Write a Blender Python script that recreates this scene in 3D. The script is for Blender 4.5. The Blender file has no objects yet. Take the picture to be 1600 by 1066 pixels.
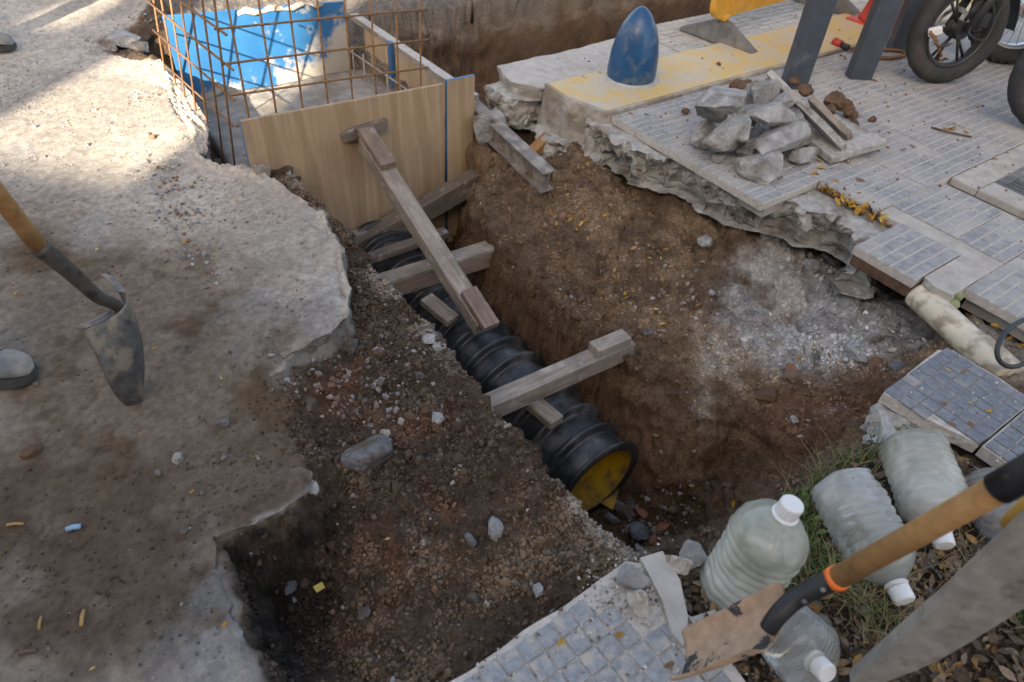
import bpy, bmesh, math, random
import numpy as np
from mathutils import Vector, Matrix, geometry

# ------------------------------------------------------------------ camera, sky, sun, exposure
scene = bpy.context.scene
COL = scene.collection
CAM_H = 1.5
PITCH, ROLL, FOC = math.radians(42.4), math.radians(4.5), 1080.0
_F = np.array([0, math.cos(PITCH), -math.sin(PITCH)])
_R0 = np.array([1., 0, 0]); _U0 = np.array([0, math.sin(PITCH), math.cos(PITCH)])
_R = _R0*math.cos(ROLL) + _U0*math.sin(ROLL)
_U = -_R0*math.sin(ROLL) + _U0*math.cos(ROLL)
cam_data = bpy.data.cameras.new('camera')
cam = bpy.data.objects.new('camera', cam_data); COL.objects.link(cam)
cam_data.sensor_width = 36; cam_data.lens = FOC*36/1600
cam_data.clip_start = .05; cam_data.clip_end = 500
M = Matrix.Identity(4)
for i, c in enumerate((_R, _U, -_F)):
    for j in range(3): M[j][i] = c[j]
M[2][3] = CAM_H
cam.matrix_world = M
cam_data.dof.use_dof = True; cam_data.dof.focus_distance = 2.5; cam_data.dof.aperture_fstop = 3.5
scene.camera = cam

SUN_EL = math.radians(23.0)
SUN_TRAVEL = Vector((.162, .987, 0)).normalized()          # horizontal travel of the sunlight
world = bpy.data.worlds.new('World'); scene.world = world; world.use_nodes = True
wn = world.node_tree.nodes; wl = world.node_tree.links
bg = wn['Background']
sky = wn.new('ShaderNodeTexSky'); sky.sky_type = 'NISHITA'; sky.sun_disc = False
sky.sun_elevation = SUN_EL
sky.sun_rotation = math.atan2(-SUN_TRAVEL.x, -SUN_TRAVEL.y)
sky.air_density = .8; sky.dust_density = 4.0; sky.ozone_density = .3
wl.new(sky.outputs[0], bg.inputs[0]); bg.inputs[1].default_value = .15
sd_ = bpy.data.lights.new('sun', 'SUN'); sd_.energy = 5.0; sd_.angle = math.radians(.6); sd_.color = (1, .95, .87)
sun = bpy.data.objects.new('sun', sd_); COL.objects.link(sun)
trav = Vector((SUN_TRAVEL.x*math.cos(SUN_EL), SUN_TRAVEL.y*math.cos(SUN_EL), -math.sin(SUN_EL)))
sun.rotation_euler = trav.to_track_quat('-Z', 'Y').to_euler()
vs = scene.view_settings
vs.view_transform = 'Standard'; vs.look = 'None'; vs.gamma = 1; vs.use_curve_mapping = False
vs.exposure = 1.88
vs.use_white_balance = True; vs.white_balance_temperature = 7700; vs.white_balance_tint = 10
scene.cycles.max_bounces = 8; scene.cycles.transparent_max_bounces = 16
scene.cycles.use_denoising = True

# ------------------------------------------------------------------ frames: u runs along the kerb, v along the trench
TH = math.radians(38.4)
BU = np.array([math.cos(TH), math.sin(TH), 0]); BV = np.array([-math.sin(TH), math.cos(TH), 0])
ZA = np.array([0, 0, 1.])
CW = np.array([0, 0, CAM_H])
def W(u, v, z=0.): return Vector(BU*u + BV*v + ZA*z)
def _ray(x, y): return _F + _R*(x-800)/FOC - _U*(y-533)/FOC
def PZ(x, y, z=0.):
    d = _ray(x, y); w = CW + d*(z-CAM_H)/d[2]; return Vector(w)
def PV(x, y, v):
    d = _ray(x, y); return Vector(CW + d*v/(d@BV))
def PU(x, y, u):
    d = _ray(x, y); return Vector(CW + d*u/(d@BU))
def PD(x, y, t): return Vector(CW + _ray(x, y)*t)
def uv(w): w = np.array(w); return float(w@BU), float(w@BV)
def UZ(x, y, z=0.): return uv(PZ(x, y, z))
ROT = Matrix(((BU[0], BV[0], 0, 0), (BU[1], BV[1], 0, 0), (0, 0, 1, 0), (0, 0, 0, 1)))

# ------------------------------------------------------------------ noise (vectorised)
def _hash(i, j, k, s):
    n = (i*374761393 + j*668265263 + k*2147483647 + s*1274126177) & 0xffffffff
    n = ((n ^ (n >> 13))*1274126177) & 0xffffffff
    n = (n ^ (n >> 16)) & 0xffffffff
    return n.astype(np.float64)/4294967295.
def vnoise(p, s=0):
    p = np.asarray(p, float); f = np.floor(p); t = p-f; f = f.astype(np.int64); t = t*t*t*(t*(t*6-15)+10)
    x, y, z = f[..., 0], f[..., 1], f[..., 2]; a, b, c = t[..., 0], t[..., 1], t[..., 2]
    r = 0
    for dx in (0, 1):
        for dy in (0, 1):
            for dz in (0, 1):
                w = (a if dx else 1-a)*(b if dy else 1-b)*(c if dz else 1-c)
                r = r + w*_hash(x+dx, y+dy, z+dz, s)
    return r*2-1
def fbm(p, f=1., o=4, s=0, g=.5, l=2.03):
    p = np.asarray(p, float)*f; r = 0; a = 1.; tot = 0
    for k in range(o):
        r = r + a*vnoise(p + 17.3*k, s+k*7); tot += a; a *= g; p = p*l
    return r/tot
def worley(p, f=1., s=0):
    p = np.asarray(p, float)*f; c = np.floor(p).astype(np.int64); best = np.full(p.shape[:-1], 9.); val = np.zeros(p.shape[:-1])
    for dx in (-1, 0, 1):
        for dy in (-1, 0, 1):
            for dz in (-1, 0, 1):
                x, y, z = c[..., 0]+dx, c[..., 1]+dy, c[..., 2]+dz
                d = (x+_hash(x, y, z, s)-p[..., 0])**2+(y+_hash(x, y, z, s+1)-p[..., 1])**2+(z+_hash(x, y, z, s+2)-p[..., 2])**2
                m = d < best; best = np.where(m, d, best); val = np.where(m, _hash(x, y, z, s+3), val)
    return np.sqrt(best), val*2-1
def sst(a, b, x):
    t = np.clip((x-a)/(b-a), 0, 1); return t*t*(3-2*t)
def sdpoly(pu, pv, poly):
    d = np.full(pu.shape, 1e9); ins = np.zeros(pu.shape, bool); n = len(poly)
    for i in range(n):
        ax, ay = poly[i]; bx, by = poly[(i+1) % n]
        ex, ey = bx-ax, by-ay; wx, wy = pu-ax, pv-ay
        t = np.clip((wx*ex+wy*ey)/(ex*ex+ey*ey+1e-12), 0, 1)
        d = np.minimum(d, (wx-ex*t)**2+(wy-ey*t)**2)
        c = ((ay <= pv) & (by > pv)) | ((by <= pv) & (ay > pv))
        with np.errstate(divide='ignore', invalid='ignore'):
            xi = ax+(pv-ay)/(by-ay if by != ay else 1e-9)*ex
        ins ^= c & (pu < xi)
    d = np.sqrt(d); return np.where(ins, d, -d)

# ------------------------------------------------------------------ materials
MATS = {}
def new_mat(name):
    m = bpy.data.materials.new(name); m.use_nodes = True; MATS[name] = m
    nt = m.node_tree; b = nt.nodes['Principled BSDF']; return m, nt, nt.nodes, nt.links, b
def noise_node(nt, vec, scale, detail=6, rough=.55, dist=0.):
    n = nt.nodes.new('ShaderNodeTexNoise'); n.inputs['Scale'].default_value = scale
    n.inputs['Detail'].default_value = detail; n.inputs['Roughness'].default_value = rough
    n.inputs['Distortion'].default_value = dist
    if vec is not None: nt.links.new(vec, n.inputs['Vector'])
    return n.outputs['Fac']
def ramp(nt, fac, stops):
    r = nt.nodes.new('ShaderNodeValToRGB'); e = r.color_ramp.elements
    while len(e) < len(stops): e.new(.5)
    for k, (p, c) in enumerate(stops):
        e[k].position = p; e[k].color = (c[0], c[1], c[2], 1) if not isinstance(c, (int, float)) else (c, c, c, 1)
    nt.links.new(fac, r.inputs[0]); return r.outputs[0]
def mixc(nt, fac, a, b, mode='MIX'):
    m = nt.nodes.new('ShaderNodeMix'); m.data_type = 'RGBA'; m.blend_type = mode
    for sock, v in ((m.inputs[0], fac), (m.inputs[6], a), (m.inputs[7], b)):
        if hasattr(v, 'links'): nt.links.new(v, sock)
        elif isinstance(v, (int, float)): sock.default_value = v
        else: sock.default_value = (v[0], v[1], v[2], 1)
    return m.outputs[2]
def coords(nt, kind='Object', scale=(1, 1, 1), rand=True):
    tc = nt.nodes.new('ShaderNodeTexCoord'); mp = nt.nodes.new('ShaderNodeMapping')
    mp.inputs['Scale'].default_value = scale
    if rand:
        oi = nt.nodes.new('ShaderNodeObjectInfo'); mu = nt.nodes.new('ShaderNodeMath'); mu.operation = 'MULTIPLY'
        mu.inputs[1].default_value = 37.; nt.links.new(oi.outputs['Random'], mu.inputs[0])
        nt.links.new(mu.outputs[0], mp.inputs['Location'])
    nt.links.new(tc.outputs[kind], mp.inputs['Vector']); return mp.outputs[0]
def bump(nt, b, h, strength=.3, dist=.01):
    n = nt.nodes.new('ShaderNodeBump'); n.inputs['Strength'].default_value = strength
    n.inputs['Distance'].default_value = dist; nt.links.new(h, n.inputs['Height'])
    nt.links.new(n.outputs[0], b.inputs['Normal'])
def simple(name, c, rough=.6, metal=0., var=.25, scale=20, bs=.15, bd=.004, dirt=None, dirt_at=(.5, .62), dscale=6, spec=.5):
    m, nt, N, L, b = new_mat(name)
    v = coords(nt); f = noise_node(nt, v, scale)
    col = ramp(nt, f, [(.25, [k*(1-var) for k in c]), (.75, [min(1, k*(1+var)) for k in c])])
    if dirt is not None:
        g = noise_node(nt, v, dscale, 8, .62)
        col = mixc(nt, ramp(nt, g, [(dirt_at[0], 0), (dirt_at[1], 1)]), col, dirt)
    L.new(col, b.inputs['Base Color']); b.inputs['Roughness'].default_value = rough
    b.inputs['Metallic'].default_value = metal; b.inputs['Specular IOR Level'].default_value = spec
    if bs: bump(nt, b, noise_node(nt, v, scale*4, 8, .65), bs, bd)
    return m
def attr_mat(name, scale=60., var=.35, bs=.6, bd=.01, rough=.95, gscale=400):
    m, nt, N, L, b = new_mat(name)
    a = N.new('ShaderNodeAttribute'); a.attribute_name = 'col'
    v = coords(nt, rand=False)
    f1 = noise_node(nt, v, scale, 8, .65); f2 = noise_node(nt, v, gscale, 4, .7)
    k1 = ramp(nt, f1, [(.28, 1-var), (.72, 1+var)]); k2 = ramp(nt, f2, [(.3, .72), (.7, 1.28)])
    c = mixc(nt, 1., a.outputs['Color'], k1, 'MULTIPLY'); c = mixc(nt, .8, c, k2, 'MULTIPLY')
    L.new(c, b.inputs['Base Color']); b.inputs['Roughness'].default_value = rough
    b.inputs['Specular IOR Level'].default_value = .25
    h = N.new('ShaderNodeMath'); h.operation = 'MULTIPLY_ADD'; L.new(f2, h.inputs[0]); h.inputs[1].default_value = .35; L.new(f1, h.inputs[2])
    bump(nt, b, h.outputs[0], bs, bd); return m
def wood(name, c1, c2, splash=None, along=0, scale=1., bs=.35, at=(.55, .63)):
    m, nt, N, L, b = new_mat(name)
    sc = [14*scale]*3; sc[along] = 1.2*scale
    v = coords(nt, scale=sc); v0 = coords(nt)
    f = noise_node(nt, v, 5, 8, .6, .6)
    col = ramp(nt, f, [(.3, c1), (.7, c2)])
    blot = ramp(nt, noise_node(nt, v0, 7, 6, .6), [(.35, .72), (.7, 1.15)])
    col = mixc(nt, 1., col, blot, 'MULTIPLY')
    if splash is not None:
        g = noise_node(nt, v0, 16, 8, .65)
        col = mixc(nt, ramp(nt, g, [(at[0], 0), (at[1], 1)]), col, splash)
    L.new(col, b.inputs['Base Color']); b.inputs['Roughness'].default_value = .85; b.inputs['Specular IOR Level'].default_value = .3
    bump(nt, b, f, bs, .004); return m

# ------------------------------------------------------------------ mesh helpers
def link(name, me, mat=None, parent=None, smooth=False, mw=None):
    o = bpy.data.objects.new(name, me); COL.objects.link(o)
    if mat is not None:
        for mm in (mat if isinstance(mat, (list, tuple)) else [mat]):
            if mm.name not in [x.name for x in me.materials]: me.materials.append(mm)
    if smooth: me.polygons.foreach_set('use_smooth', [True]*len(me.polygons))
    if mw is not None: o.matrix_world = mw
    if parent is not None:
        o.parent = parent
        o.matrix_parent_inverse = (Matrix.Translation(parent.location) @ parent.rotation_euler.to_matrix().to_4x4()).inverted()
    return o
def pymesh(name, V, Fc, mat=None, parent=None, smooth=False, mw=None, col=None):
    me = bpy.data.meshes.new(name)
    me.from_pydata([tuple(map(float, p)) for p in V], [], [tuple(map(int, f)) for f in Fc]); me.update()
    if col is not None:
        a = me.color_attributes.new('col', 'FLOAT_COLOR', 'POINT')
        c = np.ones((len(V), 4)); c[:, :3] = np.asarray(col); a.data.foreach_set('color', c.ravel())
    return link(name, me, mat, parent, smooth, mw)
def bmobj(name, bm, mat=None, parent=None, smooth=False, mw=None):
    me = bpy.data.meshes.new(name); bm.normal_update(); bm.to_mesh(me); bm.free(); return link(name, me, mat, parent, smooth, mw)
def thing(name, label, cat, loc=(0, 0, 0), group=None):
    o = bpy.data.objects.new(name, None); COL.objects.link(o); o.location = loc; o.empty_display_size = .05
    return tag(o, label, cat, group)
def tag(o, label, cat, group=None):
    o['label'] = label; o['category'] = cat
    if group: o['group'] = group
    return o
def struct(o): o['kind'] = 'structure'; return o
def stuff(o, label=None, cat=None):
    o['kind'] = 'stuff'
    if label: o['label'] = label; o['category'] = cat
    return o
def frame(p0, p1, up=(0, 0, 1)):
    x = (Vector(p1)-Vector(p0)); L = x.length; x.normalize()
    y = Vector(up).cross(x)
    if y.length < 1e-4: y = Vector((0, 1, 0)).cross(x)
    y.normalize(); z = x.cross(y)
    m = Matrix.Identity(4)
    for i, c in enumerate((x, y, z)):
        for j in range(3): m[j][i] = c[j]
    for j in range(3): m[j][3] = p0[j]
    return m, L
def box_bm(x0, x1, y0, y1, z0, z1, bev=.002, seg=1, bm=None):
    own = bm is None
    if own: bm = bmesh.new()
    vs_ = [bm.verts.new((x, y, z)) for x in (x0, x1) for y in (y0, y1) for z in (z0, z1)]
    fs = [bm.faces.new([vs_[i] for i in f]) for f in ((0, 1, 3, 2), (4, 6, 7, 5), (0, 4, 5, 1), (2, 3, 7, 6), (0, 2, 6, 4), (1, 5, 7, 3))]
    if bev:
        es = list({e for f in fs for e in f.edges})
        bmesh.ops.bevel(bm, geom=es, offset=bev, segments=seg, affect='EDGES')
    return bm
def timber(name, p0, p1, w, h, mat, parent=None, up=(0, 0, 1), bev=.003, rough=.0012):
    m, L = frame(p0, p1, up)
    bm = box_bm(0, L, -w/2, w/2, -h/2, h/2, 0)
    bmesh.ops.subdivide_edges(bm, edges=[e for e in bm.edges if abs(e.verts[0].co.x-e.verts[1].co.x) > 1e-5], cuts=max(2, int(L/.06)))
    bmesh.ops.bevel(bm, geom=[e for e in bm.edges if len(e.link_faces) == 2 and e.calc_face_angle(0) > 1], offset=bev, segments=1, affect='EDGES')
    co = np.array([v.co for v in bm.verts]); n = np.stack([fbm(co*[6, 30, 30]+(k*9.1+p0[0]*31), 1, 3, 11+k) for k in range(3)], 1)*rough
    for v, d in zip(bm.verts, n): v.co += Vector(d)
    return bmobj(name, bm, mat, parent, mw=m)
def tube_mesh(pts, r, n=10, closed=False, cap=True):
    pts = [Vector(p) for p in pts]; V = []; Fc = []; N = len(pts)
    rs = r if isinstance(r, (list, tuple, np.ndarray)) else [r]*N
    up = Vector((.13, .31, .94))
    prev = None
    for i, p in enumerate(pts):
        a = pts[(i-1) % N] if (closed or i > 0) else p; b = pts[(i+1) % N] if (closed or i < N-1) else p
        t = (b-a).normalized()
        x = prev - t*prev.dot(t) if prev is not None else up.cross(t)
        if x.length < 1e-5: x = Vector((1, 0, 0)).cross(t)
        x.normalize(); y = t.cross(x); prev = x
        for k in range(n):
            an = 2*math.pi*k/n; V.append(p + (x*math.cos(an)+y*math.sin(an))*rs[i])
    for i in range(N if closed else N-1):
        for k in range(n):
            a = i*n+k; b = i*n+(k+1) % n; c = ((i+1) % N)*n+(k+1) % n; d = ((i+1) % N)*n+k; Fc.append((a, b, c, d))
    if cap and not closed: Fc.append(tuple(range(n-1, -1, -1))); Fc.append(tuple(range((N-1)*n, N*n)))
    return V, Fc
def tube(name, pts, r, mat, parent=None, n=10, closed=False, smooth=True):
    V, Fc = tube_mesh(pts, r, n, closed); return pymesh(name, V, Fc, mat, parent, smooth)
def curve_pts(pts, n=8):
    pts = [Vector(p) for p in pts]; out = []
    for i in range(len(pts)-1):
        a = pts[max(i-1, 0)]; b = pts[i]; c = pts[i+1]; d = pts[min(i+2, len(pts)-1)]
        for k in range(n):
            t = k/n; out.append(.5*((2*b)+(c-a)*t+(2*a-5*b+4*c-d)*t*t+(3*b-a-3*c+d)*t**3))
    out.append(pts[-1]); return out
def lathe(prof, n=48, cap0=True, cap1=True):
    V = []; Fc = []
    for (x, r) in prof:
        for k in range(n):
            a = 2*math.pi*k/n; V.append((x, r*math.cos(a), r*math.sin(a)))
    for i in range(len(prof)-1):
        for k in range(n):
            Fc.append((i*n+k, i*n+(k+1) % n, (i+1)*n+(k+1) % n, (i+1)*n+k))
    if cap0: Fc.append(tuple(range(n-1, -1, -1)))
    if cap1: Fc.append(tuple(range((len(prof)-1)*n, len(prof)*n)))
    return V, Fc
def slab(name, poly, ztop, zbot, mat, parent=None, cell=.03, amp=.0, amp_side=.0, freq=14., layers=4, seed=0, undercut=0., tilt=None, ztop_amp=None, mw=ROT, smooth=False, col=None, warp=0.):
    """a plate with a given outline in uv, densely meshed, its broken sides and faces roughened"""
    poly = [tuple(p) for p in poly]
    A = sum(poly[i][0]*poly[(i+1) % len(poly)][1]-poly[(i+1) % len(poly)][0]*poly[i][1] for i in range(len(poly)))
    if A < 0: poly = poly[::-1]
    out = []
    for i in range(len(poly)):
        a = np.array(poly[i]); b = np.array(poly[(i+1) % len(poly)]); n = max(1, int(np.linalg.norm(b-a)/cell))
        for k in range(n): out.append(a+(b-a)*k/n)
    out = np.array(out)
    if warp:
        p3 = np.c_[out, np.zeros(len(out))+seed*3.3]
        out = out + np.c_[fbm(p3, 9, 4, 40+seed), fbm(p3+5.5, 9, 4, 50+seed)]*warp
    n = len(out)
    lo = out.min(0); hi = out.max(0)
    gx, gy = np.meshgrid(np.arange(lo[0]+cell/2, hi[0], cell), np.arange(lo[1]+cell/2, hi[1], cell))
    g = np.c_[gx.ravel(), gy.ravel()]
    rs = np.random.RandomState(seed); g = g+rs.uniform(-.2, .2, g.shape)*cell
    g = g[sdpoly(g[:, 0], g[:, 1], [tuple(p) for p in out]) > cell*.5]
    pts = [Vector(p) for p in np.r_[out, g]] if len(g) else [Vector(p) for p in out]
    r = geometry.delaunay_2d_cdt(pts, [], [list(range(n))], 1, 1e-6)
    cv = np.array([list(p) for p in r[0]]); tri = r[2]; orig = r[3]
    idx = {}
    for i, os_ in enumerate(orig):
        for o_ in os_: idx[o_] = i
    m = len(cv)
    top = np.c_[cv, np.full(m, ztop)]
    c0 = out.mean(0)
    V = [top]; Fc = [tuple(f) for f in tri]
    ring = [idx[i] for i in range(n)]
    prev = ring; base = m
    nrm = np.roll(out, -1, 0)-np.roll(out, 1, 0); nrm = np.c_[nrm[:, 1], -nrm[:, 0]]; nrm /= np.linalg.norm(nrm, axis=1)[:, None]+1e-9
    for k in range(1, layers+1):
        t = k/layers; z = ztop+(zbot-ztop)*t
        p = np.c_[cv[ring], np.full(n, z)]
        off = fbm(p+seed*7.7, freq, 5, seed+3, .6)*amp_side*(.55 if amp_side > .03 else 1) - undercut*t**1.5
        if amp_side > .03: off = off+worley(p+fbm(p, 30, 2, 5)[:, None]*.015, 11, seed)[1]*amp_side*.36+worley(p, 40, seed+9)[1]*amp_side*.07
        p[:, :2] += nrm*off[:, None]; p[:, 2] += fbm(p+3.1, freq, 3, seed+9)*amp_side*.5*(zbot < ztop)
        V.append(p); cur = list(range(base, base+n)); base += n
        for i in range(n):
            j = (i+1) % n; Fc.append((prev[j], prev[i], cur[i], cur[j]))
        prev = cur
    inner = [i for i in range(m) if i not in set(ring)]; low = {ring[i]: prev[i] for i in range(n)}
    for k, i in enumerate(inner): low[i] = base+k
    if inner: V.append(np.c_[cv[inner], np.full(len(inner), zbot)])
    Fc += [tuple(low[i] for i in reversed(f)) for f in tri]
    V = np.concatenate(V)
    ta = amp if ztop_amp is None else ztop_amp
    if ta: V[:m, 2] += fbm(np.c_[V[:m, :2], np.zeros(m)]+seed*5.1, freq, 5, seed+21)*ta
    if tilt:
        (tu, tv) = tilt; V[:, 2] += (V[:, 0]-c0[0])*tu+(V[:, 1]-c0[1])*tv
    C = None
    if col is not None: C = col(V)
    return pymesh(name, V, Fc, mat, parent, smooth, mw, C)
def rock_mesh(seed, sub=3, size=(1, 1, 1), cuts=9, rough=.08):
    rs = np.random.RandomState(seed); bm = bmesh.new(); bmesh.ops.create_icosphere(bm, subdivisions=sub, radius=1)
    co = np.array([v.co for v in bm.verts]); fc = [[v.index for v in f.verts] for f in bm.faces]; bm.free()
    co = co*(1+fbm(co+seed*3.7, 1.7, 3, seed)[:, None]*.25)
    for k in range(cuts):
        n = rs.normal(size=3); n /= np.linalg.norm(n); d = rs.uniform(.42, .82)
        h = co@n; ex = np.maximum(h-d, 0); co = co-ex[:, None]*n
    if rough: co = co*(1+fbm(co+seed*1.3, 5, 5, seed+5, .68)[:, None]*rough*1.7)
    return co*np.array(size), fc
def rock(name, p, size, mat, seed, label=None, cat='rubble', group=None, parent=None, sub=3, rot=None, sink=.3, cuts=9, rough=.09):
    s = size if isinstance(size, (tuple, list)) else (size, size*.85, size*.7)
    V, Fc = rock_mesh(seed, sub, s, cuts, rough)
    rs = np.random.RandomState(seed+99); an = rs.uniform(0, 6.28) if rot is None else rot
    R_ = np.array(Matrix.Rotation(an, 3, 'Z') @ Matrix.Rotation(rs.uniform(-.3, .3), 3, 'X')); V = V@R_.T
    zmin = V[:, 2].min()
    o = pymesh(name, V, Fc, mat, parent, False, Matrix.Translation(Vector(p)+Vector((0, 0, -zmin*(1-sink)))))
    if label: tag(o, label, cat, group)
    return o

# ------------------------------------------------------------------ terrain: street, soil, trenches as one height field
def axis(segs):
    out = [segs[0][0]]
    for a, b, s in segs:
        n = max(1, int(round((b-a)/s))); out += list(a+(b-a)*(np.arange(1, n+1)/n))
    return np.array(out)
UA = axis([(-60, -20, 8), (-20, -6, 2), (-6, -3, .3), (-3, -1.6, .05), (-1.6, -.7, .016), (-.7, 2.95, .0076), (2.95, 3.3, .05), (3.3, 6.2, .06), (6.2, 12, .5), (12, 60, 8)])
VA = axis([(-60, -20, 8), (-20, -4, 2), (-4, -.4, .2), (-.4, .1, .02), (.1, 3.1, .0076), (3.1, 4.7, .0115), (4.7, 6.2, .025), (6.2, 9, .15), (9, 20, 1.5), (20, 60, 8)])
GU, GV = np.meshgrid(UA, VA, indexing='ij')
CP = [  # photo point, height: surface of soil and street where it shows
 (0,0,-.06),(100,60,-.06),(0,150,-.06),(200,150,-.06),(100,230,-.06),(0,300,-.06),(200,300,-.06),(60,420,-.06),(250,420,-.06),(400,330,-.07),
 (100,560,-.06),(300,560,-.06),(440,440,-.06),(60,700,-.06),(230,700,-.06),(380,640,-.07),(60,860,-.06),(230,860,-.06),(100,1000,-.06),(260,1000,-.06),(420,720,-.07),(370,790,-.07),(455,580,-.085),(452,640,-.08),(470,700,-.085),(500,640,-.10),(500,750,-.09),(520,700,-.12),
 (560,430,-.14),(575,400,-.13),(600,450,-.13),(560,520,-.16),(500,570,-.14),(640,480,-.12),(600,560,-.13),(690,540,-.12),(740,600,-.12),(540,640,-.15),(640,660,-.13),(720,680,-.13),(800,680,-.13),
 (480,690,-.13),(560,760,-.12),(660,780,-.16),(760,780,-.15),(870,770,-.14),(930,815,-.14),(500,830,-.22),(400,870,-.40),(390,960,-.38),(450,920,-.36),(480,1010,-.32),(560,900,-.20),(600,1000,-.22),(680,900,-.19),
 (700,1000,-.16),(780,900,-.15),(850,850,-.14),(900,900,-.12),(985,865,-.12),(800,970,-.13),(640,1066,-.17),(420,1050,-.29),
 (790,290,-.24),(850,270,-.2),(900,300,-.22),(860,340,-.27),(930,370,-.29),(1000,350,-.27),(820,400,-.32),(880,440,-.36),(950,450,-.37),(1000,490,-.4),(1050,430,-.34),(1100,390,-.3),(1100,480,-.36),
 (1080,560,-.43),(1160,540,-.4),(1150,440,-.33),(1210,400,-.33),(1240,440,-.32),(1300,430,-.33),(1350,470,-.3),(1400,520,-.24),(1300,520,-.32),(1240,560,-.36),(1200,640,-.45),(1290,640,-.34),(1340,610,-.26),
 (1350,660,-.2),(1290,700,-.28),(1240,720,-.42),(1430,560,-.2),(1480,520,-.13),(1540,530,-.075),(1590,560,-.07),(1560,600,-.08),
 (1100,880,-.05),(1180,850,-.06),(1270,800,-.05),(1330,740,-.06),(1400,700,-.05),(1250,900,-.045),(1400,1000,-.05),(1550,950,-.05),(1200,1050,-.05),(1580,720,-.05),(1350,850,-.04)]
cu = np.array([UZ(x, y, z) for x, y, z in CP]); cz = np.array([c[2] for c in CP])
extra = [(2.9, 2.3, -.28), (2.9, 1.6, -.28), (2.6, 2.0, -.27), (2.95, .9, -.3), (3, 0, -.25), (-2, 1, -.06), (-2, 3, -.06), (-1, 0, -.05), (0, 0, -.05), (.5, -.3, -.05), (1.5, -.4, -.05), (2.4, -.3, -.09), (-1.5, 5, -.06), (0, 5.5, -.06), (-2.5, 6, -.06)]
cu = np.r_[cu, [(a, b) for a, b, _ in extra]]; cz = np.r_[cz, [c for *_, c in extra]]
def tpsk(d2): return .5*d2*np.log(d2+1e-9)
n_ = len(cu); K = tpsk(((cu[:, None]-cu[None])**2).sum(-1))+np.eye(n_)*.004
Pm = np.c_[np.ones(n_), cu]; Amat = np.zeros((n_+3, n_+3)); Amat[:n_, :n_] = K; Amat[:n_, n_:] = Pm; Amat[n_:, :n_] = Pm.T
sol = np.linalg.solve(Amat, np.r_[cz, 0, 0, 0])
cuv = np.clip(GU, -2, 3.1); cvv = np.clip(GV, -.5, 6)
Zs = sol[n_]+sol[n_+1]*cuv+sol[n_+2]*cvv
for i in range(n_): Zs = Zs+sol[i]*tpsk((cuv-cu[i, 0])**2+(cvv-cu[i, 1])**2)
Zs = np.clip(Zs, -.5, -.03)
P0 = np.stack([GU, GV, np.zeros_like(GU)], -1)
w1 = fbm(P0, 5, 5, 1); w2 = fbm(P0+9.1, 5, 5, 2); f_lo = fbm(P0, 1.3, 4, 3); f_mid = fbm(P0, 7, 5, 4, .55); f_hi = fbm(P0, 38, 4, 5, .6)
w1h = fbm(P0, 30, 3, 31); w2h = fbm(P0+3, 30, 3, 32)
WU = GU+w1*.035+w1h*.008; WV = GV+w2*.035+w2h*.008
def zpoly(pts, z=-.06): return [UZ(x, y, z) for x, y in pts]
STREET = zpoly([(230,-30),(236,10),(215,40),(150,62),(165,80),(245,98),(285,135),(322,185),(328,215),(310,247),(338,263),(392,264),(445,298),(500,338),(528,390),(540,450),(540,492),(515,520),(468,545),(440,575),(430,640),(450,700),(488,752),(470,785),(400,820),(335,848),(345,905),(372,985),(402,1062),(420,1150)]) + [(-.9, .0), (-60, -60), (-60, 60), (.3, 60)]
sdS = sdpoly(WU, WV, STREET)
street_z = -.055+f_lo*.012+f_mid*.006*(.4+sst(.1, -.3, sdS))
# the thin second layer of the street that ends in a step
LAY = zpoly([(232,288),(262,345),(300,412),(350,420),(400,380),(470,345),(520,380),(500,330),(440,300),(380,268),(300,255)])
street_z = street_z - .012*sst(-.004, .012, sdpoly(WU*.6+GU*.4, WV*.6+GV*.4, LAY))
soil_z = Zs + f_lo*.014 + f_mid*.026 + f_hi*.006
soft = sst(1.62, 1.52, GV)*sst(1.17, 1.25, GV)                      # soil trodden over the edge here
soft2 = sst(1.19, 1.13, GV)*(GU < .85)                             # slumped back wall of the pit, below the crust
Z = soil_z + (street_z-soil_z)*((sst(-.012, .016, sdS)*(1-soft2)+sst(-.085, .004, sdS)*soft2)*(1-soft)+sst(-.10, .06, sdS)*soft)
# main trench along v
TR = [(.885, .52), (.89, 1.4), (.885, 3.0), (1.9, 2.98), (1.86, 2.62), (1.68, 2.5), (1.58, 2.36), (1.585, 2.1), (1.59, 1.75), (1.60, 1.45), (1.64, 1.27), (1.76, 1.08), (1.90, .92), (1.92, .74), (1.82, .56), (1.66, .47), (1.50, .41), (1.38, .40), (1.2, .45), (1.0, .49)]
sdT = sdpoly(GU+w1*.05+w1h*.012, GV+w2*.05, TR)
sdTl = sdpoly(GU+w1*.012+w1h*.01, GV+w2*.02, TR)
left = sst(1.35, 1.05, GU); sdT = sdT*(1-left)+sdTl*left
wid = .05+.10*(1-left)+.30*sst(1.3, .95, GV)*sst(1.25, 1.6, GU)
floor = -.90+f_mid*.02+f_hi*.01
tk = sst(-.02, 1., sdT/wid)**.9
ledge = .05*np.sin(GV*9+w1*4)*tk*(1-tk)*4*(1-left)
Z = Z+(floor-Z)*tk + ledge*.6
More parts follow.
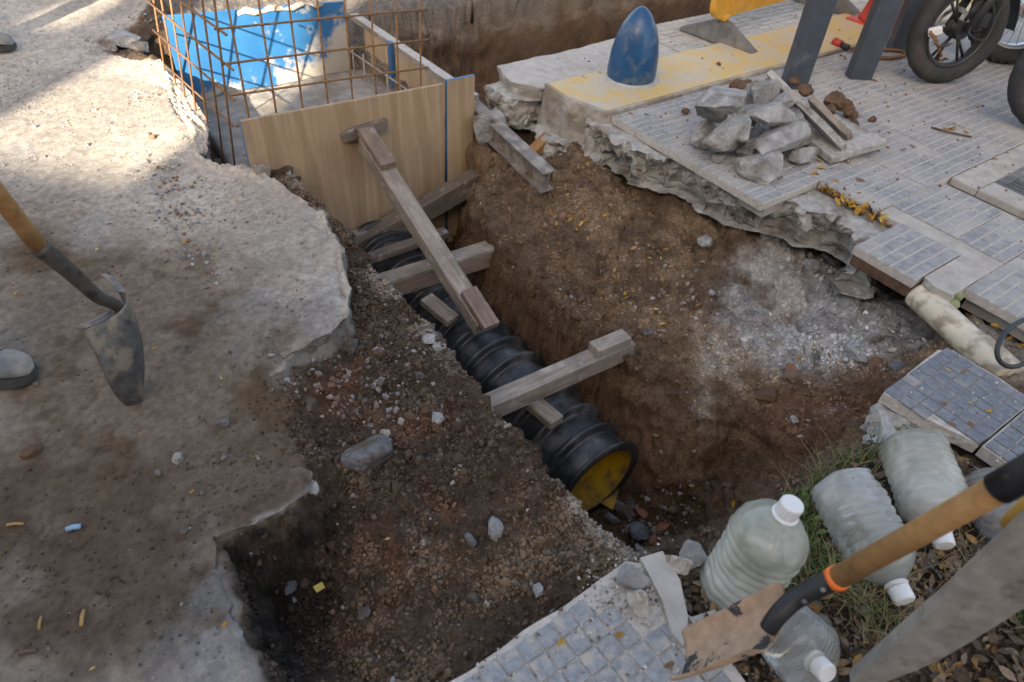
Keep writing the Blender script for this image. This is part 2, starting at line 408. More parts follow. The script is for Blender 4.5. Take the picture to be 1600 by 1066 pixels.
# pit of the formwork box and the trench along the kerb behind it
PIT = [(.60, 2.86), (1.92, 2.86), (1.92, 4.2), (.70, 4.27), (.66, 3.9), (.60, 3.5), (.60, 3.3), (.55, 3.1)]
sdP = sdpoly(GU+w1*.03+w1h*.01, GV+w2*.03, PIT); tp = sst(0, .09, sdP)
Z = Z+((-.36+f_mid*.02+f_hi*.008)-Z)*tp
FAR = [(1.93, 2.5), (2.25, 2.45), (2.42, 2.7), (2.4, 3.3), (3.2, 3.32), (7.5, 3.3), (7.5, 4.35), (4, 4.42), (2.6, 4.4), (1.0, 4.6), (.8, 4.72), (.66, 4.55), (.70, 4.25), (1.9, 4.2)]
sdF = sdpoly(GU+w1*.07, GV+w2*.08, FAR); tf = sst(0, .22, sdF)
Zf = -.62+f_mid*.05+f_lo*.05
Z = np.where(GV > 2.3, Z+(np.minimum(Zf, Z)-Z)*tf, Z)
# street level beyond the far trench
beyond = sst(4.2, 4.5, GV)*sst(.6, 1.0, GU); Z = np.where(sdF < 0, Z*(1-beyond)+(-.03+f_lo*.02+f_mid*.015)*beyond, Z)
# hole above the end of the second strut and above the first one, and hollow below the concrete bed
for (hu, hv, ru, rv, dz) in ((1.655, 1.43, .045, .035, .12), (2.50, 1.16, .12, .14, .16), (1.62, 2.13, .05, .05, .04)):
    Z = Z-dz*np.exp(-((GU-hu)/ru)**2-((GV-hv)/rv)**2)
# undercut strip along the foot of the concrete bed
Z = Z-.09*np.exp(-((GU-2.40+w1*.06)/.07)**2)*sst(.9, 1.1, GV)*sst(2.5, 2.35, GV)
# keep the ground below pavement and verge slabs
und = (GU > 2.50) & (GV < 2.9) & (GV > -.6); Z = np.where(und & (GV > .62), np.minimum(Z, -.26), Z)
Z = np.where((GU > 2.62) & (GV < 2.9), np.minimum(Z, np.where(GV < .60, -.115, -.2)), Z)
Z = np.where((GU > 2.9) & (GV < 3.3), np.minimum(Z, -.3), Z)
Z = np.where((GU > 1.86) & (GU < 2.62) & (GV < .5), np.minimum(Z, -.075), Z)
Z = np.where((GU < .83) & (GU > -.2) & (GV < .48), np.minimum(Z, -.085), Z)
HZ = Z.copy()
def ground_z(u, v):
    i = np.clip(np.searchsorted(UA, u)-1, 0, len(UA)-2); j = np.clip(np.searchsorted(VA, v)-1, 0, len(VA)-2)
    a = (u-UA[i])/(UA[i+1]-UA[i]); b = (v-VA[j])/(VA[j+1]-VA[j])
    return HZ[i, j]*(1-a)*(1-b)+HZ[i+1, j]*a*(1-b)+HZ[i, j+1]*(1-a)*b+HZ[i+1, j+1]*a*b
def on_ground(x, y, dz=0., z0=-.1):
    z = z0
    for _ in range(25):
        u_, v_ = UZ(x, y, z); z = .5*z+.5*float(ground_z(u_, v_))
    return W(u_, v_, z+dz)
# normals, roughness along the normal
gu = np.gradient(Z, UA, axis=0); gv = np.gradient(Z, VA, axis=1)
nl = np.sqrt(gu**2+gv**2+1); nx, ny, nz = -gu/nl, -gv/nl, 1/nl
PT = np.stack([GU, GV, Z], -1)
steep = sst(.5, 2.0, np.sqrt(gu**2+gv**2))
fine = (GU > -1.7) & (GU < 3.2) & (GV > -.4) & (GV < 6)
clod = np.abs(fbm(PT, 16, 5, 8, .6)); d3 = fbm(PT+2.2, 22, 5, 9, .62)
loose = sst(.03, -.05, sdS)
amp = .0032+.016*loose+.004*steep
wF, wV = worley(PT[fine]+fbm(PT[fine], 25, 2, 14)[:, None]*.02, 26, 3); wb = np.zeros(GU.shape); wb[fine] = (.55-wF)+wV*.35
wF, wV = worley(PT[fine], 62, 6); wb2 = np.zeros(GU.shape); wb2[fine] = (.55-wF)+wV*.4
clump = np.clip(.45+f_mid*1.3, .1, 1)
wF, wV = worley(PT[fine]*[1, 1, .8]+fbm(PT[fine], 9, 3, 16)[:, None]*.06, 9.5, 23); wb3 = np.zeros(GU.shape); wb3[fine] = wV*.6+(.5-wF)
shelf_k = sst(1.5, 1.62, GU)*sst(2.5, 2.4, GV)*loose
disp = (wb3*.026*shelf_k*(1-.5*steep) + wb*.016*loose*(1-.7*steep)*clump + wb2*.006*loose*clump + fbm(PT+4, 45, 3, 15)*.010*steep + d3*amp + (.22-clod)*.030*loose*(1-.6*steep) + fbm(PT*[.6, .6, 2.4], 7, 3, 12)*.035*steep - .012*np.abs(np.sin(PT[..., 2]*30+GV*10+w1*5))*steep*(GU > 1.4)*(GV < 2.6))*fine
PT = PT+np.stack([nx, ny, nz], -1)*disp[..., None]
# ---- ground colours, with shade painted in below the street crust (noise in 3-D, so that walls do not streak)
P3 = np.stack([GU, GV, Z], -1); f_mid2, f_hi2 = f_mid, f_hi
f_mid = fbm(P3, 7, 5, 4, .55); f_hi = fbm(P3, 38, 4, 5, .6)
def mixa(c, d, w): return c*(1-w[..., None])+np.array(d)*w[..., None]
def zone(pts, z, soft, k=1.): return sst(-soft, soft, sdpoly(WU+w1*.05*k, WV+w2*.05*k, zpoly(pts, z)))
C_ = np.zeros(GU.shape+(3,))+np.array([.112, .075, .050])
C_ = mixa(C_, (.165, .112, .072), sst(-.1, .4, f_mid)*.65)
C_ = mixa(C_, (.045, .036, .030), zone([(470,520),(560,400),(640,470),(760,620),(800,690),(700,780),(560,760),(470,720),(440,600)], -.13, .08)*sst(-.5, .25, f_mid)*.62)
C_ = mixa(C_, (.042, .031, .024), zone([(330,850),(480,780),(600,830),(560,960),(480,1066),(390,1066)], -.25, .07)*.75)
C_ = mixa(C_, (.27, .095, .045), sst(.25, .55, fbm(P0+31, 4, 4, 61))*sst(.9, .6, GU)*loose*.35)
C_ = mixa(C_, (.17, .165, .165), sst(.15, .5, fbm(P0+13, 3.2, 5, 62))*sst(.95, .5, GU)*loose*.5)
C_ = mixa(C_, (.30, .27, .24), np.exp(-((GU-.88)/.035)**2)*sst(-.1, .3, f_mid+f_hi*.5)*(GV < 2.9)*.6)
shelf = (GU > 1.5)
C_ = mixa(C_, (.172, .110, .068), shelf*.85)
C_ = mixa(C_, (.285, .195, .125), shelf*sst(1.65, 1.95, GU)*sst(-.4, .4, f_mid)*.8)
lime = zone([(1150,410),(1190,380),(1330,420),(1440,490),(1450,560),(1380,580),(1290,575),(1200,550),(1120,480)], -.33, .10)
C_ = mixa(C_, (.50, .49, .475), np.clip(lime*1.15, 0, 1)*sst(-.75, .15, f_mid)*.92)
lime2 = zone([(1080,520),(1160,540),(1150,640),(1090,600)], -.42, .06); C_ = mixa(C_, (.42, .37, .32), lime2*sst(-.2, .4, f_mid)*.7)
red = zone([(1180,640),(1240,580),(1390,600),(1380,660),(1300,720),(1220,720)], -.33, .08); C_ = mixa(C_, (.185, .092, .052), red*.75)
C_ = mixa(C_, (.40, .30, .26), sst(.55, .75, fbm(P0+77, 6, 4, 63))*shelf*sst(1.9, 2.2, GU)*.6)
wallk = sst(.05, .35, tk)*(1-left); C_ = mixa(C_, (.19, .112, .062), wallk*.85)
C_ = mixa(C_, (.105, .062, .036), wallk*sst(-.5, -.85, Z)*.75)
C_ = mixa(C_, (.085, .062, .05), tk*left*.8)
# far trench: grey lean-mix above, brown below
fk = sst(-.3, 0, sdF)*(GV > 3.0)
C_ = mixa(C_, (.11, .068, .045), sst(.0, .1, sdF)*.9)
C_ = mixa(C_, (.20, .185, .17), (GV > 3.9)*(GU > 1.0)*sst(-.34, -.12, Z+f_mid*.14)*.85)
C_ = mixa(C_, (.24, .205, .165), tp*(GV > 2.8)*sst(-.5, .3, f_mid)*.9)
C_ = mixa(C_, (.36, .325, .28), zone([(1490,490),(1530,480),(1640,520),(1640,640),(1560,590)], -.07, .05)*.85)
# street: pale cement dust, brown soil trodden in, its lower left darkened partly for shade
sk = sst(-.02, .02, sdS)*(1-soft)+sst(-.11, .09, sdS+f_mid*.16)*soft
S_ = np.zeros_like(C_)+np.array([.42, .372, .318])
S_ = mixa(S_, (.27, .24, .21), sst(-.1, .35, f_lo)*.7)
brn = zone([(-60,330),(60,320),(150,350),(330,380),(440,470),(580,600),(520,760),(250,830),(-60,900)], -.06, .26, 2.)
S_ = mixa(S_, (.088, .056, .032), brn*(.78+.21*sst(-.3, .2, f_mid+f_lo*.5)))
brn2 = zone([(-80,760),(330,700),(600,700),(560,800),(450,880),(520,1080),(-80,1120)], -.06, .2, 2.)
S_ = mixa(S_, (.078, .054, .036), brn2*(.74+.22*sst(-.3, .15, f_mid)))
S_ = mixa(S_, (.26, .255, .25), sst(.32, .5, fbm(P0+5, 2.6, 5, 64))*.6*(1-.6*brn))
S_ = mixa(S_, (.14, .115, .09), sst(.30, .6, fbm(P0+51, 3.5, 6, 66, .6))*.6)
S_ = mixa(S_, (.46, .41, .35), sst(.07, .0, sdS)*(GV > 1.6)*sst(-.2, .3, f_mid)*.6)
S_ = mixa(S_, (.30, .28, .26), sst(.018, .0, sdS)*(GV < 1.15)*sst(.0, .3, f_mid)*.6)
S_ = mixa(S_, (.16, .155, .15), brn2*sst(.28, .42, fbm(P0+15, 2.2, 5, 67))*.8)
S_ = S_*(1+f_hi[..., None]*.35+fbm(P0, 90, 2, 68)[..., None]*.25)
side = sst(.004, -.02, sdS)
C_ = C_*(1+f_hi[..., None]*.55+f_mid[..., None]*.2)
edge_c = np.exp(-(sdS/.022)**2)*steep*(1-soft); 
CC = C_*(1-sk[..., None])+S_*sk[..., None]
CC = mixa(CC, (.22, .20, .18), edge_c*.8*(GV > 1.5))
CC = mixa(CC, (.052, .038, .028), np.clip(steep*1.4, 0, 1)*sst(.03, .0, sdS)*(GV < 1.5)*(GU < .8)*.9)  # dark soil on the steep edge, deepened to stand for overhang shade
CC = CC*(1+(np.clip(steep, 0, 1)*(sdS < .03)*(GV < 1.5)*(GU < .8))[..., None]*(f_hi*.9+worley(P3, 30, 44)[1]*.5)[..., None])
# ---- verge: dark leaf mould
vk = sst(.0, .06, sdpoly(WU, WV, [(.83, .50), (1.0, .47), (1.2, .42), (1.40, .37), (1.55, .40), (1.70, .44), (1.86, .46), (2.2, -.1), (2, -2), (-.5, -2), (.6, -.5)]))
CC = mixa(CC, (.075, .06, .045), vk*.85); CC = mixa(CC, (.16, .13, .10), vk*sst(.1, .5, f_mid)*.6)
CC = np.clip(CC, .015, .8)
MAT_STREET = attr_mat('street_dust', 60, .20, .5, .008)
MAT_SOIL = attr_mat('soil', 90, .5, 1.0, .018)
nu, nv = GU.shape
keep_street = sdS > .0
ids = np.arange(nu*nv).reshape(nu, nv)
cen_s = .25*(sdS[:-1, :-1]+sdS[1:, :-1]+sdS[:-1, 1:]+sdS[1:, 1:])
cu_ = .5*(GU[:-1, :-1]+GU[1:, 1:]); cv_ = .5*(GV[:-1, :-1]+GV[1:, 1:])
hidden = (cu_ > 3.15) & (cv_ < 2.75) & (cv_ > -.5) & (cu_ < 7)
Q = np.stack([ids[:-1, :-1], ids[1:, :-1], ids[1:, 1:], ids[:-1, 1:]], -1)
def grid_obj(name, mask, mat):
    q = Q[mask]; used = np.unique(q); remap = np.zeros(nu*nv, np.int64); remap[used] = np.arange(len(used))
    co = PT.reshape(-1, 3)[used]; co = co[:, :1]*BU+co[:, 1:2]*BV+co[:, 2:]*ZA
    me = bpy.data.meshes.new(name); me.vertices.add(len(co)); me.vertices.foreach_set('co', co.ravel())
    q = remap[q]; me.loops.add(len(q)*4); me.loops.foreach_set('vertex_index', q.ravel())
    me.polygons.add(len(q)); me.polygons.foreach_set('loop_start', np.arange(len(q))*4); me.polygons.foreach_set('loop_total', np.full(len(q), 4))
    me.update(); me.validate()
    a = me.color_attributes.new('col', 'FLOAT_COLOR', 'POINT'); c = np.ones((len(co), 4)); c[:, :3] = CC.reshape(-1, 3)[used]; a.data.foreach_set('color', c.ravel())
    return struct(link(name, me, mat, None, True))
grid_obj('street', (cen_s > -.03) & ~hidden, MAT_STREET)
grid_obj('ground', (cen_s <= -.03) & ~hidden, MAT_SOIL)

# ---- broken crust of the street along the excavation: slabs with a jagged, overhanging edge
def street_crust(edge_px, inner_px, th, seed, side):
    ed = zpoly(edge_px); inn = zpoly(inner_px)
    def colf(V):
        i = np.clip(np.searchsorted(UA, V[:, 0]), 0, nu-1); j = np.clip(np.searchsorted(VA, V[:, 1]), 0, nv-1)
        c = S_[i, j].copy(); sd = np.array(side)*(1+.5*fbm(V, 40, 4, 71)[:, None]+.35*worley(V, 55, 72)[1][:, None])
        low = V[:, 2] < -.012
        return np.clip(np.where(low[:, None], sd, c), .01, .8)
    o = slab('street_crust', ed+inn[::-1], 0., -th, MAT_STREET, None, cell=.011, amp_side=.034, freq=20, layers=8, seed=seed, undercut=.035, ztop_amp=.0, warp=.018, col=colf)
    V = np.array([v.co for v in o.data.vertices]); i = np.clip(np.searchsorted(UA, V[:, 0]), 0, nu-1); j = np.clip(np.searchsorted(VA, V[:, 1]), 0, nv-1)
    de = np.full(len(V), 9.)
    for k in range(len(inn)-1):
        a, b = np.array(inn[k]), np.array(inn[k+1]); t = np.clip(((V[:, :2]-a)@(b-a))/((b-a)@(b-a)), 0, 1); de = np.minimum(de, np.linalg.norm(V[:, :2]-a-t[:, None]*(b-a), axis=1))
    V[:, 2] += street_z[i, j]+disp[i, j]*.6+.007-.022*sst(.05, .0, de)
    o.data.vertices.foreach_set('co', V.ravel()); o.data.update()
    return struct(o)
street_crust([(250, 97), (285, 135), (322, 185), (328, 215), (312, 247), (340, 261), (392, 263), (445, 297), (500, 337), (530, 390), (543, 450), (543, 494), (518, 523), (470, 547), (445, 562)],
             [(215, 112), (250, 145), (280, 190), (285, 215), (270, 250), (310, 280), (370, 288), (415, 322), (458, 365), (480, 405), (488, 450), (480, 480), (460, 500), (430, 515), (420, 530)], .085, 81, (.20, .185, .165))
street_crust([(492, 742), (484, 772), (440, 800), (395, 824), (334, 846), (341, 880), (350, 915), (372, 985), (402, 1062), (425, 1150)],
             [(445, 725), (430, 752), (400, 775), (350, 800), (285, 835), (290, 880), (300, 925), (318, 995), (345, 1075), (365, 1150)], .07, 83, (.105, .085, .066))

# ------------------------------------------------------------------ added unseen blocks behind the viewer, shaped to shade the street and leave sun gaps
SW = Vector((.987, -.162, 0)); SS = SUN_TRAVEL
M_RENDER = simple('shade_block_render', (.42, .40, .37), .9, scale=4)
M_GLASSD = simple('shade_block_window', (.05, .06, .07), .15, bs=0)
def shade_block(w0, w1, s0, s1, h, label):
    c = SW*(w0+w1)/2+SS*s1
    t = thing('shade_block', label, 'shade block', c)
    mm = Matrix.Identity(4)
    for i, a in enumerate((SW, SS, Vector((0, 0, 1)))):
        for j in range(3): mm[j][i] = a[j]
    bmobj('wall', box_bm(w0, w1, s0, s1, -1, h, .02), M_RENDER, t, mw=mm)
    bmobj('cornice', box_bm(w0, w1, s1+.003, s1+.10, h-.35, h-.1, .01), M_RENDER, t, mw=mm)
    if w1-w0 > 2:
        for fl in range(int((h-1)//3)):
            for k in range(int((w1-w0)//2.5)):
                x = w0+1.2+k*2.5
                bmobj('window', box_bm(x-.5, x+.5, s1+.003, s1+.03, fl*3+1, fl*3+2.4, .005), M_GLASSD, t, mw=mm)
shade_block(-2.02, 12, -16, -9, 9.5, 'added unseen shade block behind the viewer, right of the wide sun gap')
shade_block(-3.42, -2.90, -16, -9, 9.0, 'added narrow unseen shade block behind the viewer, between the two sun gaps')
shade_block(-15, -3.72, -16, -9, 9.2, 'added long unseen shade block behind the viewer, left of the narrow sun gap')
shade_block(-2.90, -2.02, -10, -9.4, 4.88, 'added unseen low block shading the foot of the wide sun gap')
shade_block(-3.72, -3.42, -10, -9.4, 5.5, 'added unseen taller block shading the foot of the narrow sun gap')

# ------------------------------------------------------------------ materials of the objects
M_TILE = simple('tile_pad', (.265, .27, .28), .75, var=.35, scale=35, bs=.25, bd=.002, dirt=(.42, .39, .36), dirt_at=(.42, .70), dscale=4)
M_TILE_N = simple('tile_pad_near', (.25, .26, .275), .7, var=.35, scale=60, bs=.3, bd=.002, dirt=(.40, .36, .32), dirt_at=(.50, .64), dscale=24)
M_GROUT = simple('tile_groove_dust', (.46, .43, .395), .95, var=.25, scale=60, bs=.4, bd=.003)
M_PLAIN = simple('plain_concrete', (.42, .395, .36), .9, var=.18, scale=18, bs=.3, bd=.003, dirt=(.30, .27, .24), dirt_at=(.5, .7))
M_CONC = simple('broken_concrete', (.50, .485, .46), .95, var=.35, scale=30, bs=.9, bd=.018, dirt=(.22, .17, .125), dirt_at=(.52, .68), dscale=7)
M_CHUNK = simple('rubble_concrete', (.50, .495, .49), .95, var=.40, scale=22, bs=1., bd=.03, dirt=(.22, .18, .14), dirt_at=(.52, .68), dscale=7)
M_STONE = simple('grey_stone', (.20, .205, .22), .85, var=.5, scale=30, bs=.9, bd=.02, dirt=(.12, .085, .058), dirt_at=(.42, .58), dscale=16)
M_CLOD = simple('earth_clod', (.13, .075, .045), .95, var=.4, scale=20, bs=.8, bd=.012)
M_BRICK = simple('brick_lump', (.28, .115, .065), .92, var=.35, scale=25, bs=.7, bd=.01, dirt=(.20, .14, .10))
M_WHITE = simple('white_mortar', (.54, .51, .46), .9, var=.25, scale=40, bs=.7, bd=.012, dirt=(.27, .215, .165), dirt_at=(.46, .62), dscale=22)
M_TIMB = wood('timber', (.115, .092, .076), (.225, .185, .155), (.35, .33, .31), 0, at=(.58, .70))
M_TIMB2 = wood('timber_pale', (.20, .165, .135), (.36, .31, .265), (.43, .405, .38), 0, at=(.55, .72))
M_TIMB3 = wood('timber_red', (.17, .122, .098), (.29, .215, .178), (.36, .33, .31), 0, at=(.60, .75))
M_STEEL = simple('rusty_steel_beam', (.20, .175, .16), .75, .15, .3, 18, .3, .003, dirt=(.34, .31, .28), dirt_at=(.48, .6), dscale=9)
M_REBAR = simple('rebar_rust', (.26, .135, .06), .75, .25, .35, 60, .3, .002)
M_GALV = simple('rebar_grey', (.36, .33, .30), .7, .3, .3, 60, .2, .002)
M_POST = simple('painted_post', (.045, .060, .082), .5, .0, .25, 12, .12, .002, dirt=(.16, .16, .165), dirt_at=(.58, .75), dscale=8)
M_BLUEB = simple('bollard_paint', (.010, .070, .175), .34, 0, .25, 9, .15, .003, dirt=(.10, .14, .19), dirt_at=(.53, .66), dscale=11)
M_RUB = simple('tyre_rubber', (.028, .028, .03), .8, 0, .3, 30, .2, .002, dirt=(.075, .07, .065), dirt_at=(.5, .75))
M_BLACK = simple('black_plastic', (.022, .024, .028), .5, 0, .3, 30, .1, .002)
M_ALLOY = simple('wheel_alloy', (.05, .052, .056), .45, .5, .3, 30, .1, .002)
M_RIMS = simple('wheel_rim_silver', (.55, .56, .58), .35, .8, .15, 30, .05, .001)
M_YEL = simple('barrier_yellow', (.62, .32, .045), .5, 0, .18, 10, .1, .003, dirt=(.40, .26, .09), dirt_at=(.55, .75))
M_FOOT = simple('barrier_foot_rubber', (.14, .14, .138), .85, 0, .3, 16, .3, .004, dirt=(.28, .26, .24), dirt_at=(.48, .68))
M_RED = simple('cone_red', (.48, .05, .035), .5, 0, .2, 10, .1, .002)
M_PIPE = simple('corrugated_pipe', (.018, .020, .023), .40, 0, .35, 12, .12, .004, dirt=(.11, .105, .10), dirt_at=(.47, .72), dscale=9)
M_PIPEY = simple('pipe_lining_yellow', (.42, .245, .012), .5, 0, .2, 12, .08, .002, dirt=(.11, .075, .035), dirt_at=(.48, .64), dscale=10)
M_SEWER = simple('old_sewer_pipe', (.62, .56, .45), .55, 0, .15, 10, .2, .004, dirt=(.33, .27, .20), dirt_at=(.47, .58), dscale=11)
M_CABLE = simple('cable', (.03, .034, .04), .6, 0, .3, 40, .1, .001)
M_IRON = simple('drain_iron', (.13, .13, .135), .7, .3, .3, 30, .25, .002, dirt=(.34, .32, .29), dirt_at=(.45, .7))
M_DARK = simple('drain_dark', (.012, .012, .012), .9, bs=0)
M_BOOT = simple('boot_leather', (.15, .165, .175), .85, 0, .35, 25, .4, .004, dirt=(.33, .30, .26), dirt_at=(.42, .68), dscale=12)
M_SOLE = simple('boot_sole', (.055, .055, .055), .9, 0, .3, 25, .2, .003)
M_HANDLE = wood('shovel_handle', (.30, .155, .058), (.42, .235, .10), None, 0, .6, .12)
M_BLADE = simple('shovel_steel', (.115, .112, .112), .48, .45, .5, 30, .35, .004, dirt=(.25, .215, .175), dirt_at=(.50, .60), dscale=13)
M_BLADE2 = simple('shovel_steel_muddy', (.43, .285, .19), .8, 0, .28, 40, .5, .006, dirt=(.035, .036, .042), dirt_at=(.555, .585), dscale=17)
M_BLADE3 = simple('shovel_steel_weathered', (.30, .28, .255), .6, .15, .3, 25, .35, .004, dirt=(.17, .125, .09), dirt_at=(.54, .66), dscale=16)
M_SOCK = simple('shovel_socket_black', (.020, .020, .022), .5, .2, .3, 30, .25, .002, dirt=(.13, .11, .09), dirt_at=(.6, .75), dscale=18)
M_SOCKL = simple('shovel_socket_worn', (.085, .075, .066), .6, .35, .4, 20, .25, .002, dirt=(.03, .025, .022), dirt_at=(.5, .62), dscale=14)
M_ORANGE = simple('orange_ring', (.80, .17, .03), .5, bs=0)
M_CAP = simple('bottle_cap', (.74, .74, .74), .45, 0, .06, 10, .03, .001, dirt=(.62, .58, .53), dirt_at=(.55, .8))
def plywood():
    m, nt, N, L, b = new_mat('plywood')
    v = coords(nt, scale=(1, 1, .22)); v2 = coords(nt, scale=(1, 1, .05))
    wv = N.new('ShaderNodeTexWave'); wv.wave_type = 'BANDS'; wv.bands_direction = 'X'
    wv.inputs['Scale'].default_value = 2.2; wv.inputs['Distortion'].default_value = 9.; wv.inputs['Detail'].default_value = 3; wv.inputs['Detail Scale'].default_value = 1.1
    L.new(v, wv.inputs['Vector'])
    c = ramp(nt, wv.outputs['Fac'], [(.15, (.355, .245, .15)), (.5, (.425, .315, .205)), (.85, (.39, .28, .178))])
    fib = noise_node(nt, v2, 90, 4, .6); c = mixc(nt, .5, c, ramp(nt, fib, [(.3, .72), (.7, 1.18)]), 'MULTIPLY')
    v3 = coords(nt); c = mixc(nt, ramp(nt, noise_node(nt, v3, 3.5, 6, .6), [(.5, 0), (.75, .6)]), c, (.25, .18, .12))
    L.new(c, b.inputs['Base Color']); b.inputs['Roughness'].default_value = .75; bump(nt, b, fib, .12, .002); return m
M_PLY = plywood()
M_BFILM = simple('blue_form_film', (.02, .12, .27), .45, 0, .25, 6, .08, .002)
def blue_panel_mat():
    m, nt, N, L, b = new_mat('blue_form_film_splashed'); v = coords(nt)
    c = ramp(nt, noise_node(nt, v, 5), [(.3, (.010, .095, .25)), (.7, (.03, .16, .34))])
    sx = N.new('ShaderNodeSeparateXYZ'); L.new(v, sx.inputs[0])
    tc = N.new('ShaderNodeTexCoord'); s2 = N.new('ShaderNodeSeparateXYZ'); L.new(tc.outputs['Object'], s2.inputs[0])
    # dried cement: along the foot of the panel and in its right half
    a = N.new('ShaderNodeMapRange'); a.inputs[1].default_value = -.04; a.inputs[2].default_value = -.20; L.new(s2.outputs['Z'], a.inputs[0])
    e = N.new('ShaderNodeMapRange'); e.inputs[1].default_value = .35; e.inputs[2].default_value = .85; L.new(s2.outputs['X'], e.inputs[0])
    ad = N.new('ShaderNodeMath'); ad.operation = 'ADD'; L.new(a.outputs[0], ad.inputs[0]); L.new(e.outputs[0], ad.inputs[1])
    n = noise_node(nt, v, 9, 8, .65); ad2 = N.new('ShaderNodeMath'); ad2.operation = 'MULTIPLY_ADD'; L.new(ad.outputs[0], ad2.inputs[0]); ad2.inputs[1].default_value = .20; L.new(n, ad2.inputs[2])
    k = ramp(nt, ad2.outputs[0], [(.68, 0), (.80, 1)])
    c = mixc(nt, k, c, (.40, .37, .32)); L.new(c, b.inputs['Base Color'])
    b.inputs['Roughness'].default_value = .45; bump(nt, b, k, .4, .004); return m
M_BPAN = blue_panel_mat()
def yellow_paint_mat():
    m, nt, N, L, b = new_mat('worn_yellow_kerb_paint'); v = coords(nt, rand=False)
    n = noise_node(nt, v, 5, 10, .68); k = ramp(nt, n, [(.36, 0), (.54, 1)])
    n2 = noise_node(nt, v, 40, 6, .6)
    c = mixc(nt, k, (.47, .44, .395), mixc(nt, n2, (.60, .40, .13), (.56, .43, .22)))
    c = mixc(nt, ramp(nt, noise_node(nt, v, 16, 8, .7), [(.52, 0), (.66, .85)]), c, (.45, .40, .34))
    L.new(c, b.inputs['Base Color']); b.inputs['Roughness'].default_value = .85; bump(nt, b, n2, .25, .003); return m
M_YPAINT = yellow_paint_mat()

# ------------------------------------------------------------------ pavement on the right: ribbed tiles of 64 pads
def tile_mesh(wu, wv, cross=.0010, name='tile'):
    bm = bmesh.new(); box_bm(0, wu, 0, wv, -.038, -.0030, 0, bm=bm)
    nb = len(bm.faces); fm = []
    def pad(a, b, c, d, z0, z1, t):
        vv = [bm.verts.new(p) for p in ((a, c, z0), (b, c, z0), (b, d, z0), (a, d, z0), (a+t, c+t, z1), (b-t, c+t, z1), (b-t, d-t, z1), (a+t, d-t, z1))]
        for f in ((4, 5, 6, 7), (0, 1, 5, 4), (1, 2, 6, 5), (2, 3, 7, 6), (3, 0, 4, 7)):
            q = bm.faces.new([vv[i] for i in f]); q.material_index = 1 if z1 > -.001 else 0
    nu_, nv_ = max(1, round(wu/.0499)), max(1, round(wv/.0499)); pu, pv = wu/nu_, wv/nv_
    rs = random.Random(7)
    for j in range(nv_):
        pad(.002, wu-.002, j*pv+.004, (j+1)*pv-.004, -.0031, -cross, .001)
        for i in range(nu_):
            k = rs.uniform(0, .0006)
            pad(i*pu+.0012, (i+1)*pu-.0012, j*pv+.0045, (j+1)*pv-.0045, -cross-.0001, -k*.4, .0008)
    me = bpy.data.meshes.new(name); bm.normal_update(); bm.to_mesh(me); bm.free(); me.materials.append(M_GROUT); me.materials.append(M_TILE); return me
pavement = struct(slab('pavement', [(2.50, 1.45), (2.86, 1.45), (2.86, .66), (2.68, .62), (2.68, -2.0), (9, -2.0), (9, 2.40), (2.50, 2.40)], -.042, -.10, M_PLAIN, cell=.12, layers=2, amp_side=.01))
TM = {}
def put_tile(u0, u1, v0, v1):
    k = (round(u1-u0, 3), round(v1-v0, 3))
    if k not in TM: TM[k] = tile_mesh(*k)
    o = bpy.data.objects.new('tile', TM[k]); COL.objects.link(o)
    o.parent = pavement; o.matrix_parent_inverse = ROT.inverted()
    z = random.Random(int(u0*977+v0*3331)).uniform(-.0015, .0015)
    o.matrix_basis = Matrix.Translation(W(u0+.002, v0+.002, z)) @ ROT
def plain_piece(u0, u1, v0, v1, z=-.001):
    bm = box_bm(u0, u1, v0, v1, -.038, z, .004); bmobj('plain_band', bm, M_PLAIN, pavement, mw=ROT)
rows = [(1.43, 1.826), (1.83, 2.226), (2.23, 2.405)]
for (a, b) in rows:
    for i in range(14): put_tile(2.44+.4*i, 2.44+.4*i+.396, a, b)
DR = (3.44, 4.20, .55, 1.10)
for (a, b) in ((1.13, 1.426), (.83, 1.126), (.63, .826), (.25, .626), (-.15, .246), (-.55, -.154)):
    for i in range(14):
        if a > .6: u0 = 2.945+.4*i if a < 1.1 else 2.84+.4*i
        else: u0 = 2.64+.4*i
        u1 = u0+.396
        if u0 < DR[1] and u1 > DR[0] and a < DR[3] and b > DR[2]:
            if u0 < DR[0]-.11: put_tile(u0, round(DR[0]-.004, 3), a, b)
            if u1 > DR[1]+.11: put_tile(round(DR[1]+.004, 3), u1, a, b)
            continue
        put_tile(u0, u1, a, b)
plain_piece(2.842, 2.941, .63, 1.126)
# drain with a slotted grate in plain concrete
du0, du1, dv0, dv1 = 3.58, 4.06, .63, 1.00
for q in ((DR[0], DR[1], dv1, 1.126), (DR[0], DR[1], .63-.0, .634), (DR[0], du0, .637, dv1-.003), (du1, DR[1], .637, dv1-.003)): plain_piece(*q)
gr = thing('drain_grate', 'slotted grey drain grate set in the pavement at the right edge', 'drain grate', W(3.8, .82, 0))
bmobj('frame', box_bm(du0, du1, dv0, dv1, -.037, -.024, .001), M_DARK, gr, mw=ROT)  # near-black sheet below the bars, standing for the drain's unlit depth
nb_ = 13
for k in range(nb_+1):
    u_ = du0+.02+k*(du1-du0-.04)/nb_
    bmobj('bar', box_bm(u_-.011, u_+.011, dv0+.05, dv1-.05, -.022, -.004, .002), M_IRON, gr, mw=ROT)
for q in ((du0, du1, dv0, dv0+.048), (du0, du1, dv1-.048, dv1), (du0, du1, .80, .824)):
    bmobj('rail', box_bm(q[0], q[1], q[2], q[3], -.0225, -.003, .002), M_IRON, gr, mw=ROT)
